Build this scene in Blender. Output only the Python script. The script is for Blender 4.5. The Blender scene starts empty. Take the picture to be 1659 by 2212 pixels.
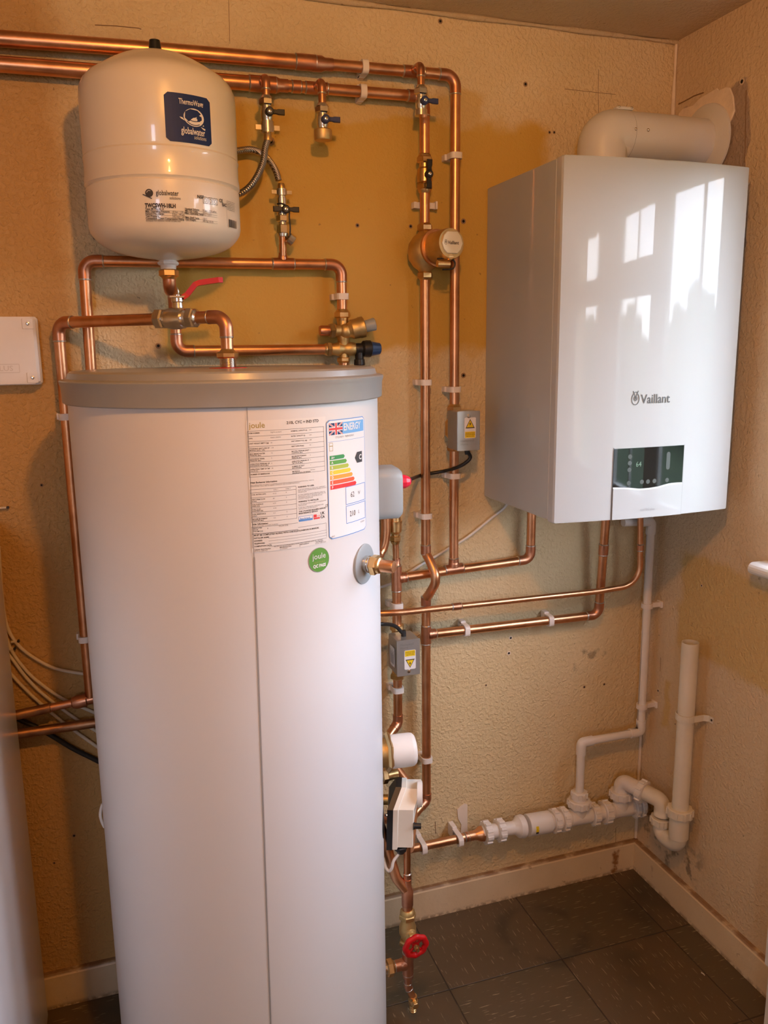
import bpy, math, random
from mathutils import Vector, Matrix, Euler
random.seed(4)
PI=math.pi
# ---------------------------------------------------------------- camera constants
CAM=Vector((-1.35185,-1.81119,1.47807)); ROT=Euler((1.376379,0.012923,-0.321340),'XYZ'); FPX=1772.136
RM=ROT.to_matrix()
def ray(px,py): return RM@Vector(((px-829.5)/FPX,-(py-1106)/FPX,-1.0))
def at(px,py,y=None,x=None,z=None):
    d=ray(px,py)
    if y is not None: t=(y-CAM.y)/d.y
    elif x is not None: t=(x-CAM.x)/d.x
    else: t=(z-CAM.z)/d.z
    return CAM+t*d
# ---------------------------------------------------------------- materials
def nt(name):
    m=bpy.data.materials.new(name); m.use_nodes=True
    t=m.node_tree; b=t.nodes['Principled BSDF']; return m,t,b
def N(t,kind,**kw):
    n=t.nodes.new(kind)
    for k,v in kw.items():
        if k in n.inputs: n.inputs[k].default_value=v
        else: setattr(n,k,v)
    return n
def L(t,a,b): t.links.new(a,b)
def ramp(t,fac,stops,interp='LINEAR'):
    r=t.nodes.new('ShaderNodeValToRGB'); r.color_ramp.interpolation=interp
    e=r.color_ramp.elements
    while len(e)<len(stops): e.new(0.5)
    for i,(p,c) in enumerate(stops):
        e[i].position=p; e[i].color=(c[0],c[1],c[2],1) if hasattr(c,'__len__') else (c,c,c,1)
    L(t,fac,r.inputs[0]); return r
def mixc(t,fac,a,b,mode='MIX'):
    n=t.nodes.new('ShaderNodeMix'); n.data_type='RGBA'; n.blend_type=mode
    for sock,v in ((n.inputs[0],fac),(n.inputs[6],a),(n.inputs[7],b)):
        if hasattr(v,'is_output'): L(t,v,sock)
        elif hasattr(v,'__len__'): sock.default_value=(v[0],v[1],v[2],1)
        else: sock.default_value=v
    return n.outputs[2]
def math_(t,op,a,b=None,c=None,clamp=False):
    n=t.nodes.new('ShaderNodeMath'); n.operation=op; n.use_clamp=clamp
    for i,v in enumerate((a,b,c)):
        if v is None: continue
        if hasattr(v,'is_output'): L(t,v,n.inputs[i])
        else: n.inputs[i].default_value=v
    return n.outputs[0]
def pos(t):
    return t.nodes.new('ShaderNodeNewGeometry').outputs['Position']
def noise(t,scale,detail=4,vec=None,rough=0.55,dist=0):
    n=N(t,'ShaderNodeTexNoise'); n.inputs['Scale'].default_value=scale; n.inputs['Detail'].default_value=detail
    n.inputs['Roughness'].default_value=rough; n.inputs['Distortion'].default_value=dist
    L(t,vec if vec is not None else pos(t),n.inputs['Vector']); return n.outputs['Fac']
def bump(t,b,h,dist,strength=1.0):
    n=t.nodes.new('ShaderNodeBump'); n.inputs['Distance'].default_value=dist; n.inputs['Strength'].default_value=strength
    L(t,h,n.inputs['Height']); L(t,n.outputs[0],b.inputs['Normal'])
def simple(name,col,rough=0.5,metal=0.0,coat=0.0,spec=0.5,var=0.0,vs=20,bmp=0,bs=200):
    m,t,b=nt(name)
    b.inputs['Roughness'].default_value=rough; b.inputs['Metallic'].default_value=metal
    b.inputs['Coat Weight'].default_value=coat; b.inputs['Coat Roughness'].default_value=0.045
    b.inputs['Specular IOR Level'].default_value=spec
    f=noise(t,vs,4)
    lo=[c*(1-var) for c in col]; hi=[min(1,c*(1+var*0.5)) for c in col]
    r=ramp(t,f,[(0.3,lo),(0.7,hi)]); L(t,r.outputs[0],b.inputs['Base Color'])
    if bmp: bump(t,b,noise(t,bs,3),bmp)
    return m
def copper(name,base,dark,rough=0.25,spots=0.5):
    m,t,b=nt(name); b.inputs['Metallic'].default_value=1
    f=noise(t,18,5); f2=noise(t,90,3)
    r=ramp(t,f,[(0.35,dark),(0.62,base)])
    r2=ramp(t,f2,[(0.30,(0,0,0)),(0.42,(1,1,1))])
    c=mixc(t,math_(t,'MULTIPLY',math_(t,'SUBTRACT',1.0,r2.outputs[0]),spots),r.outputs[0],dark)
    L(t,c,b.inputs['Base Color'])
    rr=math_(t,'MULTIPLY_ADD',f,0.25,rough-0.1); L(t,rr,b.inputs['Roughness'])
    return m
COP=copper('copper',(0.78,0.41,0.22),(0.62,0.30,0.15),0.31,.22)
COPF=copper('copper_fitting',(0.66,0.32,0.19),(0.48,0.22,0.13),0.35,.3)
COPO=copper('old_copper',(0.50,0.28,0.15),(0.28,0.14,0.08),0.42)
SOLD=simple('solder',(0.62,0.58,0.52),0.35,1,var=.3,vs=120)
BRASS=copper('brass',(0.80,0.55,0.26),(0.55,0.36,0.15),0.30,0.3)
BRASSR=copper('rough_brass',(0.70,0.50,0.22),(0.52,0.36,0.14),0.46,0.2)
CHROME=simple('nickel',(0.78,0.74,0.68),0.22,1,var=.15,vs=60)
STEEL=simple('zinc_steel',(0.50,0.51,0.50),0.38,0.75,var=.08,vs=25)
WPL=simple('white_plastic',(0.80,0.75,0.70),0.42,var=.03)
CLIP=simple('clip_plastic',(0.84,0.76,0.70),0.45,var=.03)
CREAMP=simple('cream_plastic',(0.80,0.73,0.60),0.45,var=.10,vs=9)
IVORY=simple('ivory_plastic',(0.86,0.82,0.73),0.40,var=.02)
BLK=simple('black_plastic',(0.012,0.012,0.013),0.42)
BLUE=simple('blue_plastic',(0.018,0.055,0.17),0.42)
DBLUE=simple('navy_lever',(0.03,0.045,0.13),0.4)
RED=simple('red_paint',(0.52,0.006,0.008),0.42,spec=.35)
PINKR=simple('red_gland',(0.80,0.02,0.06),0.4)
GREYP=simple('grey_plastic',(0.33,0.36,0.37),0.38,var=.02)
LIDG=simple('lid_grey',(0.30,0.305,0.30),0.30,var=.03,coat=.1)
WENAM=simple('white_enamel',(0.78,0.72,0.62),0.30,coat=.5,var=.015)
CYLW=simple('cylinder_white',(0.70,0.685,0.68),0.42,coat=.2,var=.01,vs=3)
BOILW=simple('boiler_white',(0.44,0.45,0.445),0.50,coat=.55,var=.01,vs=3)
FLUEW=simple('flue_white',(0.70,0.68,0.65),0.42,coat=.2,var=.02)
GLB=simple('black_glass',(0.010,0.012,0.011),0.05,spec=.42)
BTN=simple('display_button',(0.075,0.085,0.08),0.3)
DIG=simple('display_digit',(0.16,0.26,0.18),0.4)
INK=simple('ink_dark',(0.035,0.03,0.03),0.6)
INKG=simple('ink_grey',(0.14,0.13,0.13),0.6)
LGREY=simple('logo_grey',(0.07,0.07,0.07),0.45)
PGREY=simple('print_grey',(0.34,0.34,0.34),0.5)
PAPER=simple('sticker_white',(0.82,0.80,0.80),0.38,coat=.15)
FILM=simple('sticker_film',(0.76,0.74,0.72),0.35,coat=.2)
NAVY=simple('badge_navy',(0.012,0.03,0.125),0.55,spec=.3)
SBLUE=simple('print_blue',(0.10,0.27,0.62),0.45)
LBLUE=simple('print_light_blue',(0.16,0.42,0.78),0.45)
PRED=simple('print_red',(0.70,0.03,0.03),0.45)
YEL=simple('warning_yellow',(0.85,0.60,0.01),0.45)
GRN=simple('sticker_green',(0.10,0.30,0.035),0.45)
GOLD=simple('print_gold',(0.38,0.30,0.08),0.5)
MBLK=simple('hole_black',(0.01,0.008,0.006),0.9)
SEAMM=simple('seam_grey',(0.30,0.29,0.28),0.6)  # grey of the casing seam line and the round sticker's rim
ENG=[simple('grade_%d'%i,c,0.45) for i,c in enumerate([(0.03,0.28,0.06),(0.10,0.36,0.04),(0.42,0.50,0.04),(0.85,0.62,0.02),(0.85,0.35,0.03),(0.78,0.10,0.02),(0.72,0.02,0.02)])]
PLAS=simple('filler_plaster',(0.86,0.72,0.57),0.8,var=.12,vs=30,bmp=.002,bs=60)
# braid
def braid_mat():
    m,t,b=nt('braided_steel'); b.inputs['Metallic'].default_value=1; b.inputs['Roughness'].default_value=.33
    w=N(t,'ShaderNodeTexWave'); w.inputs['Scale'].default_value=140; w.bands_direction='DIAGONAL'
    w2=N(t,'ShaderNodeTexChecker'); w2.inputs['Scale'].default_value=420
    L(t,pos(t),w.inputs['Vector']); L(t,pos(t),w2.inputs['Vector'])
    c=mixc(t,w.outputs['Fac'],(0.20,0.17,0.14),(0.66,0.60,0.52)); L(t,mixc(t,.25,c,w2.outputs['Color'],'MULTIPLY'),b.inputs['Base Color'])
    bump(t,b,w.outputs['Fac'],.0006); return m
BRAID=braid_mat()
def glass_mat():
    m=bpy.data.materials.new('window_glass'); m.use_nodes=True; t=m.node_tree
    t.nodes.clear(); o=t.nodes.new('ShaderNodeOutputMaterial')
    tr=t.nodes.new('ShaderNodeBsdfTransparent'); gl=t.nodes.new('ShaderNodeBsdfGlossy'); gl.inputs['Roughness'].default_value=.02
    mx=t.nodes.new('ShaderNodeMixShader'); mx.inputs[0].default_value=.06
    L(t,tr.outputs[0],mx.inputs[1]); L(t,gl.outputs[0],mx.inputs[2]); L(t,mx.outputs[0],o.inputs[0]); return m
GLASS=glass_mat()
def sepxyz(t,v):
    s=t.nodes.new('ShaderNodeSeparateXYZ'); L(t,v,s.inputs[0]); return s.outputs
def step(t,v,a,b):   # smooth 0..1 between a and b
    n=t.nodes.new('ShaderNodeMapRange'); n.interpolation_type='SMOOTHSTEP'
    L(t,v,n.inputs[0]); n.inputs[1].default_value=a; n.inputs[2].default_value=b; return n.outputs[0]
def boxmask(t,a,b,lo,hi,soft):
    m=math_(t,'MULTIPLY',step(t,a,lo[0],lo[0]+soft),math_(t,'SUBTRACT',1.0,step(t,a,hi[0]-soft,hi[0])))
    m2=math_(t,'MULTIPLY',step(t,b,lo[1],lo[1]+soft),math_(t,'SUBTRACT',1.0,step(t,b,hi[1]-soft,hi[1])))
    return math_(t,'MULTIPLY',m,m2)
def wall_mat(name,kind):
    m,t,b=nt(name); b.inputs['Roughness'].default_value=.55; b.inputs['Specular IOR Level'].default_value=.35
    p=pos(t); s=sepxyz(t,p)
    w=noise(t,9,4); wob=math_(t,'MULTIPLY',math_(t,'SUBTRACT',w,0.5),0.10)
    beige=(0.71,0.54,0.30); beige2=(0.79,0.62,0.365)
    f=noise(t,3.2,5); base=ramp(t,f,[(0.35,beige),(0.65,beige2)]).outputs[0]
    z=math_(t,'ADD',s[2],wob)
    if kind=='back':
        x=math_(t,'ADD',s[0],wob)
        mk=boxmask(t,x,z,(-1.25,1.455),(-0.32,2.0),.035)
        mk2=boxmask(t,x,z,(-1.20,1.60),(-0.50,2.04),.02)
        mk=math_(t,'MAXIMUM',mk,math_(t,'MULTIPLY',mk2,0.6))
        col=mixc(t,mk,base,(0.62,0.37,0.07))
        # orange paint at far left; lower part also paints in the cylinder's brown shadow
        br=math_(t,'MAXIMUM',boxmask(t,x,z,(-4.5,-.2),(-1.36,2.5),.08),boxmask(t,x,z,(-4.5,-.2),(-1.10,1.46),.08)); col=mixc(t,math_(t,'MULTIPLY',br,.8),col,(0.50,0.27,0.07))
        # damp / mould marks near the corner and above skirting
        n2=noise(t,26,6); dm=math_(t,'MULTIPLY',step(t,n2,.56,.68),boxmask(t,x,z,(-.25,.60),(-.10,.75),.04))
        col=mixc(t,math_(t,'MULTIPLY',dm,.6),col,(0.16,0.10,0.05))
        smooth=mk
    elif kind=='right':
        y=math_(t,'ADD',s[1],wob)
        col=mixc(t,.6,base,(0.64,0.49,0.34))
        mk=boxmask(t,y,z,(-.56,.70),(-.115,.985),.03)
        mk3=boxmask(t,y,z,(-.125,.46),(-.075,.62),.02)
        mk=math_(t,'MAXIMUM',mk,mk3)
        col=mixc(t,math_(t,'MULTIPLY',mk,.85),col,(0.62,0.42,0.16))
        n2=noise(t,24,6); dm=math_(t,'MULTIPLY',step(t,n2,.50,.62),boxmask(t,y,z,(-.30,.05),(-.0,.24),.07))
        col=mixc(t,math_(t,'MULTIPLY',dm,.7),col,(0.10,0.07,0.05))
        # bare unpainted band round the flue hole
        pt=boxmask(t,y,z,(-.262,1.3),(-.0,2.035),.006); col=mixc(t,math_(t,'MULTIPLY',pt,.85),col,(0.36,0.27,0.22))
        smooth=None
    elif kind=='ceil':
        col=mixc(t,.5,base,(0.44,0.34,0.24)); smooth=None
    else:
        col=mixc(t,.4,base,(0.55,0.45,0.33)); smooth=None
    # small pits and marks
    pv=noise(t,70,3); pits=step(t,pv,.70,.735); col=mixc(t,math_(t,'MULTIPLY',pits,.5),col,(0.16,0.09,0.04))
    L(t,col,b.inputs['Base Color'])
    h1=noise(t,115,3,rough=.5,dist=.35); h2=noise(t,230,2); h=math_(t,'MULTIPLY_ADD',step(t,h1,.38,.72),1.0,math_(t,'MULTIPLY',h2,.35))
    if smooth is not None: h=math_(t,'MULTIPLY',h,math_(t,'SUBTRACT',1.0,math_(t,'MULTIPLY',smooth,.78)))
    bump(t,b,h,.0017 if kind=='back' else .0013,.9)
    return m
def skirt_mat(name):
    m,t,b=nt(name); b.inputs['Roughness'].default_value=.42; s=sepxyz(t,pos(t))
    f=noise(t,6,5); col=ramp(t,f,[(0.35,(0.70,0.54,0.34)),(0.7,(0.78,0.63,0.42))]).outputs[0]
    n2=noise(t,60,5); edge=math_(t,'ADD',math_(t,'SUBTRACT',1.0,step(t,s[2],.002,.014)),step(t,s[2],.082,.09))
    dm=math_(t,'MULTIPLY',math_(t,'MULTIPLY_ADD',edge,.6,.0),step(t,n2,.40,.55)); col=mixc(t,dm,col,(0.16,0.07,0.025))
    gl_=step(t,s[2],.0815,.0850); col=mixc(t,math_(t,'MULTIPLY',gl_,math_(t,'MULTIPLY_ADD',step(t,noise(t,22,4),.35,.55),.5,.35)),col,(0.22,0.11,0.045))
    wob=math_(t,'MULTIPLY_ADD',noise(t,55,5),.034,-.017)
    rust=boxmask(t,math_(t,'ADD',s[0],wob),math_(t,'ADD',s[2],wob),(-.090,.002),(-.064,.078),.010)
    rust2=boxmask(t,math_(t,'ADD',s[1],wob),math_(t,'ADD',s[2],wob),(-.110,.024),(-.092,.066),.014)
    col=mixc(t,math_(t,'MULTIPLY',math_(t,'MAXIMUM',rust,rust2),math_(t,'MULTIPLY_ADD',step(t,noise(t,60,4),.38,.55),.7,.2)),col,(0.26,0.09,0.012))
    sc=step(t,noise(t,35,2,dist=2),.70,.73); col=mixc(t,math_(t,'MULTIPLY',sc,.5),col,(0.3,0.16,0.07))
    L(t,col,b.inputs['Base Color']); bump(t,b,noise(t,50,4),.0012); return m
def floor_mat():
    m,t,b=nt('vinyl_tile_floor'); b.inputs['Roughness'].default_value=.42
    s=sepxyz(t,pos(t)); S=.30
    u=math_(t,'DIVIDE',math_(t,'ADD',s[0],.694+9),S); v=math_(t,'DIVIDE',math_(t,'ADD',s[1],.2625+9),S)
    fu=math_(t,'FRACT',u); fv=math_(t,'FRACT',v)
    par=math_(t,'MODULO',math_(t,'ADD',math_(t,'FLOOR',u),math_(t,'FLOOR',v)),2.0)
    def streak(su,sv,off):
        c=t.nodes.new('ShaderNodeCombineXYZ')
        L(t,math_(t,'MULTIPLY_ADD',s[0],su,off),c.inputs[0]); L(t,math_(t,'MULTIPLY',s[1],sv),c.inputs[1])
        return noise(t,1.0,2,c.outputs[0],.4)
    a=streak(26,300,0); c2=streak(300,26,7)
    sel=math_(t,'ADD',math_(t,'MULTIPLY',a,par),math_(t,'MULTIPLY',c2,math_(t,'SUBTRACT',1.0,par)))
    f=noise(t,7,5,dist=1); f2=noise(t,2.6,3)
    col=mixc(t,par,(0.084,0.056,0.030),(0.070,0.055,0.029))
    col=mixc(t,f,col,(0.125,0.080,0.042)); col=mixc(t,step(t,f2,.5,.68),col,(0.036,0.030,0.018))
    st=step(t,sel,.655,.70); st2=step(t,sel,.66,.72)
    col=mixc(t,math_(t,'MULTIPLY',st,.62),col,(0.42,0.33,0.20))
    # worn ring scuffed into the tiles
    dx=math_(t,'ADD',s[0],.395); dy=math_(t,'ADD',s[1],.165)
    rr=math_(t,'SQRT',math_(t,'ADD',math_(t,'MULTIPLY',dx,dx),math_(t,'MULTIPLY',dy,dy)))
    rr=math_(t,'ADD',rr,math_(t,'MULTIPLY_ADD',f,.03,-.015))
    ring=math_(t,'MULTIPLY',step(t,rr,.075,.10),math_(t,'SUBTRACT',1.0,step(t,rr,.105,.135)))
    ring=math_(t,'MULTIPLY',ring,step(t,noise(t,10,3),.40,.62)); col=mixc(t,math_(t,'MULTIPLY',ring,.6),col,(0.035,0.026,0.015))
    ln=math_(t,'MINIMUM',math_(t,'MINIMUM',fu,math_(t,'SUBTRACT',1.0,fu)),math_(t,'MINIMUM',fv,math_(t,'SUBTRACT',1.0,fv)))
    lm=math_(t,'SUBTRACT',1.0,step(t,ln,.003,.007)); col=mixc(t,math_(t,'MULTIPLY',lm,.75),col,(0.02,0.012,0.008))
    L(t,col,b.inputs['Base Color']); L(t,math_(t,'MULTIPLY_ADD',f,.25,.30),b.inputs['Roughness'])
    bump(t,b,math_(t,'MULTIPLY_ADD',lm,-1.0,math_(t,'MULTIPLY',f,.3)),.0008); return m
# ---------------------------------------------------------------- mesh builder
def frame(d,up=None):
    d=Vector(d).normalized()
    up=Vector(up) if up is not None else (Vector((0,0,1)) if abs(d.z)<.95 else Vector((0,-1,0)))
    a=up.cross(d).normalized(); return a,d.cross(a).normalized(),d
class MB:
    def __init__(s): s.v=[];s.f=[];s.m=[];s.s=[]
    def add(s,vs,fs,mi=0,sm=False):
        o=len(s.v); s.v+= [tuple(v) for v in vs]
        for f in fs: s.f.append(tuple(i+o for i in f)); s.m.append(mi); s.s.append(sm)
        return s
    def box(s,lo,hi,mi=0,M=None,bev=0):
        x0,y0,z0=lo;x1,y1,z1=hi
        if bev:
            return s.prism([(x0+bev,y0),(x1-bev,y0),(x1,y0+bev),(x1,y1-bev),(x1-bev,y1),(x0+bev,y1),(x0,y1-bev),(x0,y0+bev)],
                Vector((0,0,z0)),Vector((1,0,0)),Vector((0,1,0)),Vector((0,0,1)),z1-z0,mi,M=M,bev=bev)
        vs=[Vector(p) for p in ((x0,y0,z0),(x1,y0,z0),(x1,y1,z0),(x0,y1,z0),(x0,y0,z1),(x1,y0,z1),(x1,y1,z1),(x0,y1,z1))]
        if M: vs=[M@v for v in vs]
        return s.add(vs,[(0,3,2,1),(4,5,6,7),(0,1,5,4),(1,2,6,5),(2,3,7,6),(3,0,4,7)],mi)
    def prism(s,poly,o,U,V,W,h,mi=0,M=None,bev=0,sm=False):
        o=Vector(o);U=Vector(U);V=Vector(V);W=Vector(W);n=len(poly)
        cx=sum(p[0] for p in poly)/n;cy=sum(p[1] for p in poly)/n
        def ring(k,t):
            out=[]
            for (a,b) in poly:
                dx,dy=a-cx,b-cy; r=math.hypot(dx,dy) or 1; q=max(0,1-k/r)
                out.append(o+U*(cx+dx*q)+V*(cy+dy*q)+W*t)
            return out
        rs=[ring(0,0),ring(0,h)] if not bev else [ring(bev,0),ring(0,bev),ring(0,h-bev),ring(bev,h)]
        vs=[v for r in rs for v in r]
        if M: vs=[M@v for v in vs]
        fs=[]
        for k in range(len(rs)-1):
            for i in range(n):
                j=(i+1)%n; fs.append((k*n+i,k*n+j,(k+1)*n+j,(k+1)*n+i))
        s.add(vs,fs,mi,sm)
        s.add(vs[:n],[tuple(reversed(range(n)))],mi); s.add(vs[-n:],[tuple(range(n))],mi); return s
    def lathe(s,o,d,prof,n=32,mi=0,sm=True,up=None,cap=True,phase=0):
        a,b,c=frame(d,up); o=Vector(o); vs=[];fs=[]; P=[prof[0]]; hard=[False]
        for k in range(1,len(prof)-1):
            p0,p1,p2=prof[k-1],prof[k],prof[k+1]; P.append(p1); hard.append(False)
            a1=math.atan2(p1[1]-p0[1],p1[0]-p0[0]); a2=math.atan2(p2[1]-p1[1],p2[0]-p1[0]); da=abs((a2-a1+PI)%(2*PI)-PI)
            if da>.60: P.append(p1); hard.append(True)
        P.append(prof[-1]); hard.append(False)
        for (t,r) in P:
            for i in range(n):
                th=2*PI*i/n+phase; vs.append(o+c*t+a*(r*math.cos(th))+b*(r*math.sin(th)))
        for k in range(len(P)-1):
            if hard[k+1]: continue
            for i in range(n):
                j=(i+1)%n; fs.append((k*n+i,k*n+j,(k+1)*n+j,(k+1)*n+i))
        s.add(vs,fs,mi,sm)
        if cap:
            if prof[0][1]>1e-5: s.add(vs[:n],[tuple(reversed(range(n)))],mi)
            if prof[-1][1]>1e-5: s.add(vs[-n:],[tuple(range(n))],mi)
        return s
    def sharp(s,o,d,prof,**k):   # lathe with hard steps: duplicate rings at every corner
        for i in range(len(prof)-1): s.lathe(o,d,[prof[i],prof[i+1]],cap=False,**k)
        a,b,c=frame(d,k.get('up')); n=k.get('n',32); o=Vector(o)
        for idx,rev in ((0,True),(-1,False)):
            t,r=prof[idx]
            if r>1e-5:
                vs=[o+c*t+a*(r*math.cos(2*PI*i/n+k.get('phase',0)))+b*(r*math.sin(2*PI*i/n+k.get('phase',0))) for i in range(n)]
                s.add(vs,[tuple(reversed(range(n))) if rev else tuple(range(n))],k.get('mi',0))
        return s
    def cyl(s,a,b,r,n=24,mi=0,r2=None):
        a=Vector(a);b=Vector(b); h=(b-a).length; e=min(.0008,r*.15,h*.2)
        r2=r if r2 is None else r2
        return s.lathe(a,b-a,[(0,r-e),(e,r),(h-e,r2),(h,r2-e)],n=n,mi=mi)
    def nut(s,o,d,t0,t1,af,mi=0,phase=0,n=6):
        R=af/2/math.cos(PI/n); c=.14*R
        return s.sharp(o,d,[(t0,R*.86),(t0+c,R),(t1-c,R),(t1,R*.86)],n=n,mi=mi,sm=False,phase=phase)
    def sphere(s,c,r,n=20,mi=0,sc=(1,1,1)):
        vs=[];fs=[];h=n//2
        for i in range(h+1):
            ph=PI*i/h
            for j in range(n):
                th=2*PI*j/n; vs.append((c[0]+sc[0]*r*math.sin(ph)*math.cos(th),c[1]+sc[1]*r*math.sin(ph)*math.sin(th),c[2]-sc[2]*r*math.cos(ph)))
        for i in range(h):
            for j in range(n):
                k=(j+1)%n; fs.append((i*n+j,i*n+k,(i+1)*n+k,(i+1)*n+j))
        return s.add(vs,fs,mi,True)
    def tube(s,path,r,n=20,mi=0,cap=True,flare=0,sm=True,rs=None):
        P=[Vector(p) for p in path]; T=[]
        for i in range(len(P)):
            d=(P[min(i+1,len(P)-1)]-P[max(i-1,0)]); T.append(d.normalized())
        a,b,c=frame(T[0]); vs=[];fs=[]
        for i,p in enumerate(P):
            if i>0:
                ax=T[i-1].cross(T[i]); 
                if ax.length>1e-7:
                    q=Matrix.Rotation(T[i-1].angle(T[i]),3,ax.normalized()); a=q@a; b=q@b
            rr=rs[i] if rs else r
            for k in range(n):
                th=2*PI*k/n; vs.append(p+a*(rr*math.cos(th))+b*(rr*math.sin(th)))
        for i in range(len(P)-1):
            for k in range(n):
                j=(k+1)%n; fs.append((i*n+k,i*n+j,(i+1)*n+j,(i+1)*n+k))
        s.add(vs,fs,mi,sm)
        if cap: s.add(vs[:n],[tuple(reversed(range(n)))],mi); s.add(vs[-n:],[tuple(range(n))],mi)
        return s
    def build(s,name,mats,parent=None,**props):
        if not isinstance(mats,(list,tuple)): mats=[mats]
        off=Vector((0,0,0)); p=parent
        while p is not None: off+=p.location; p=p.parent
        if parent is None and props.get('origin') is not None: off=Vector(props['origin'])
        me=bpy.data.meshes.new(name)
        me.from_pydata([(v[0]-off.x,v[1]-off.y,v[2]-off.z) for v in s.v],[],s.f)
        for m in mats: me.materials.append(m)
        me.polygons.foreach_set('material_index',s.m); me.polygons.foreach_set('use_smooth',s.s)
        me.update(); ob=bpy.data.objects.new(name,me); bpy.context.scene.collection.objects.link(ob)
        if parent is not None: ob.parent=parent
        elif props.get('origin') is not None: ob.location=off
        for k,v in props.items():
            if k!='origin' and v is not None: ob[k]=v
        return ob
def thing(name,label,cat,loc,group=None,rot=None):
    o=bpy.data.objects.new(name,None); o.empty_display_size=.03; bpy.context.scene.collection.objects.link(o)
    o.location=loc; o['label']=label; o['category']=cat
    if group: o['group']=group
    if rot: o.rotation_euler=rot
    return o
def struct(name,mb,mats): return mb.build(name,mats,None,kind='structure')
# ---------------------------------------------------------------- pipes
def fillet(P,R):
    P=[Vector(p) for p in P]; out=[P[0]]; cor=[]
    for i in range(1,len(P)-1):
        a=(P[i-1]-P[i]); b=(P[i+1]-P[i]); la,lb=a.length,b.length; a.normalize();b.normalize()
        ang=a.angle(b); Ri=R[i-1] if hasattr(R,'__len__') else R
        t=min(Ri/math.tan(ang/2),la*.48,lb*.48)
        if PI-ang<.02: out.append(P[i]); cor.append(None); continue
        rr=t*math.tan(ang/2); bis=(a+b).normalized(); C=P[i]+bis*(rr/math.sin(ang/2))
        s=P[i]+a*t; e=P[i]+b*t; k0=len(out)
        u=(s-C); w=(e-C); tot=u.angle(w); ax=u.cross(w).normalized(); K=max(4,int(tot/0.16))
        for k in range(K+1): out.append(C+Matrix.Rotation(tot*k/K,3,ax)@u)
        cor.append((k0,len(out)-1,a,b))
    out.append(P[-1]); return out,cor
def pipe(root,P,r,R=None,elbow=True,mat=None,fm=None,name='pipe',sock=.014,n=24):
    mat=mat or COP; fm=fm or COPF; R=R if R is not None else r*2.2
    path,cor=fillet(P,R); MB().tube(path,r,n).build(name,mat,root)
    if elbow:
        for c in cor:
            if not c: continue
            k0,k1,a,b=c; seg=[path[k0]+a*sock]+path[k0:k1+1]+[path[k1]+b*sock]
            m=MB().tube(seg,r+.0012,n)
            for e,d in ((seg[0],a),(seg[-1],b)): m.lathe(e-d*.0015,d,[(0,r+.0012),(.0008,r+.0017),(.0022,r+.0016),(.0032,r+.0002)],n=n,mi=1)
            m.build('elbow_joint',[fm,SOLD],root)
    return path
def socket(root,p,d,r,half=.012,name='coupling',fm=None):
    d=Vector(d).normalized(); p=Vector(p); m=MB()
    m.sharp(p-d*half,d,[(0,r+.0002),(0,r+.0013),(2*half,r+.0013),(2*half,r+.0002)],n=24)
    for s in (-1,1): m.lathe(p+d*s*(half),d*s,[(0,r+.0014),(.001,r+.0017),(.003,r+.0002)],n=24,mi=1)
    return m.build(name,[fm or COPF,SOLD],root)
def tee(root,p,d,b,r,rb=None,half=.022,bl=.024):
    rb=rb or r; d=Vector(d).normalized(); b=Vector(b).normalized(); p=Vector(p); m=MB()
    m.sharp(p-d*half,d,[(0,r+.0002),(0,r+.0013),(2*half,r+.0013),(2*half,r+.0002)],n=24)
    m.sharp(p,b,[(r*.5,rb+.0025),(r+.003,rb+.0022),(r+.007,rb+.0013),(bl,rb+.0013),(bl,rb+.0002)],n=24)
    for o,q,rr in ((p+d*half,d,r),(p-d*half,-d,r),(p+b*bl,b,rb)): m.lathe(o,q,[(0,rr+.0014),(.001,rr+.0017),(.003,rr+.0002)],n=24,mi=1)
    return m.build('tee_joint',[COPF,SOLD],root)
def reducer(root,p,d,r1,r2,l=.024):
    d=Vector(d).normalized(); m=MB()
    m.lathe(p,d,[(-.020,r1+.0002),(-.020,r1+.0013),(0,r1+.0013),(.007,r2+.0014),(l,r2+.0014),(l,r2+.0002)],n=24)
    return m.build('reducer_joint',[COPF],root)
def compnut(m,o,d,r,L_=.012,mi=0):   # compression nut round a pipe
    m.nut(o,d,0,L_*.7,2*r+.0095,mi); m.lathe(o,d,[(L_*.7,r+.0042),(L_*.95,r+.0035),(L_*1.15,r+.0012),(L_*1.15,r+.0001)],n=24,mi=mi); return m
r22,r15,r28=.011,.0075,.0143
D=-.035
def A(px,py,y=D): return at(px,py,y=y)
Xv=Vector((1,0,0));Yv=Vector((0,1,0));Zv=Vector((0,0,1))
# ================================================================= ROOM
H=2.195; XL,YF=-2.75,-3.35
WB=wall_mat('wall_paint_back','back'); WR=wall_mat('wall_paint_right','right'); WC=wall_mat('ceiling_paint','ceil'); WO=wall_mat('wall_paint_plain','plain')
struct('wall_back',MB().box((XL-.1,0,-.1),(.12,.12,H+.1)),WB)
WY0,WY1,WZ0,WZ1=-.435,-1.83,1.045,1.872    # window opening in the right wall
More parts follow.
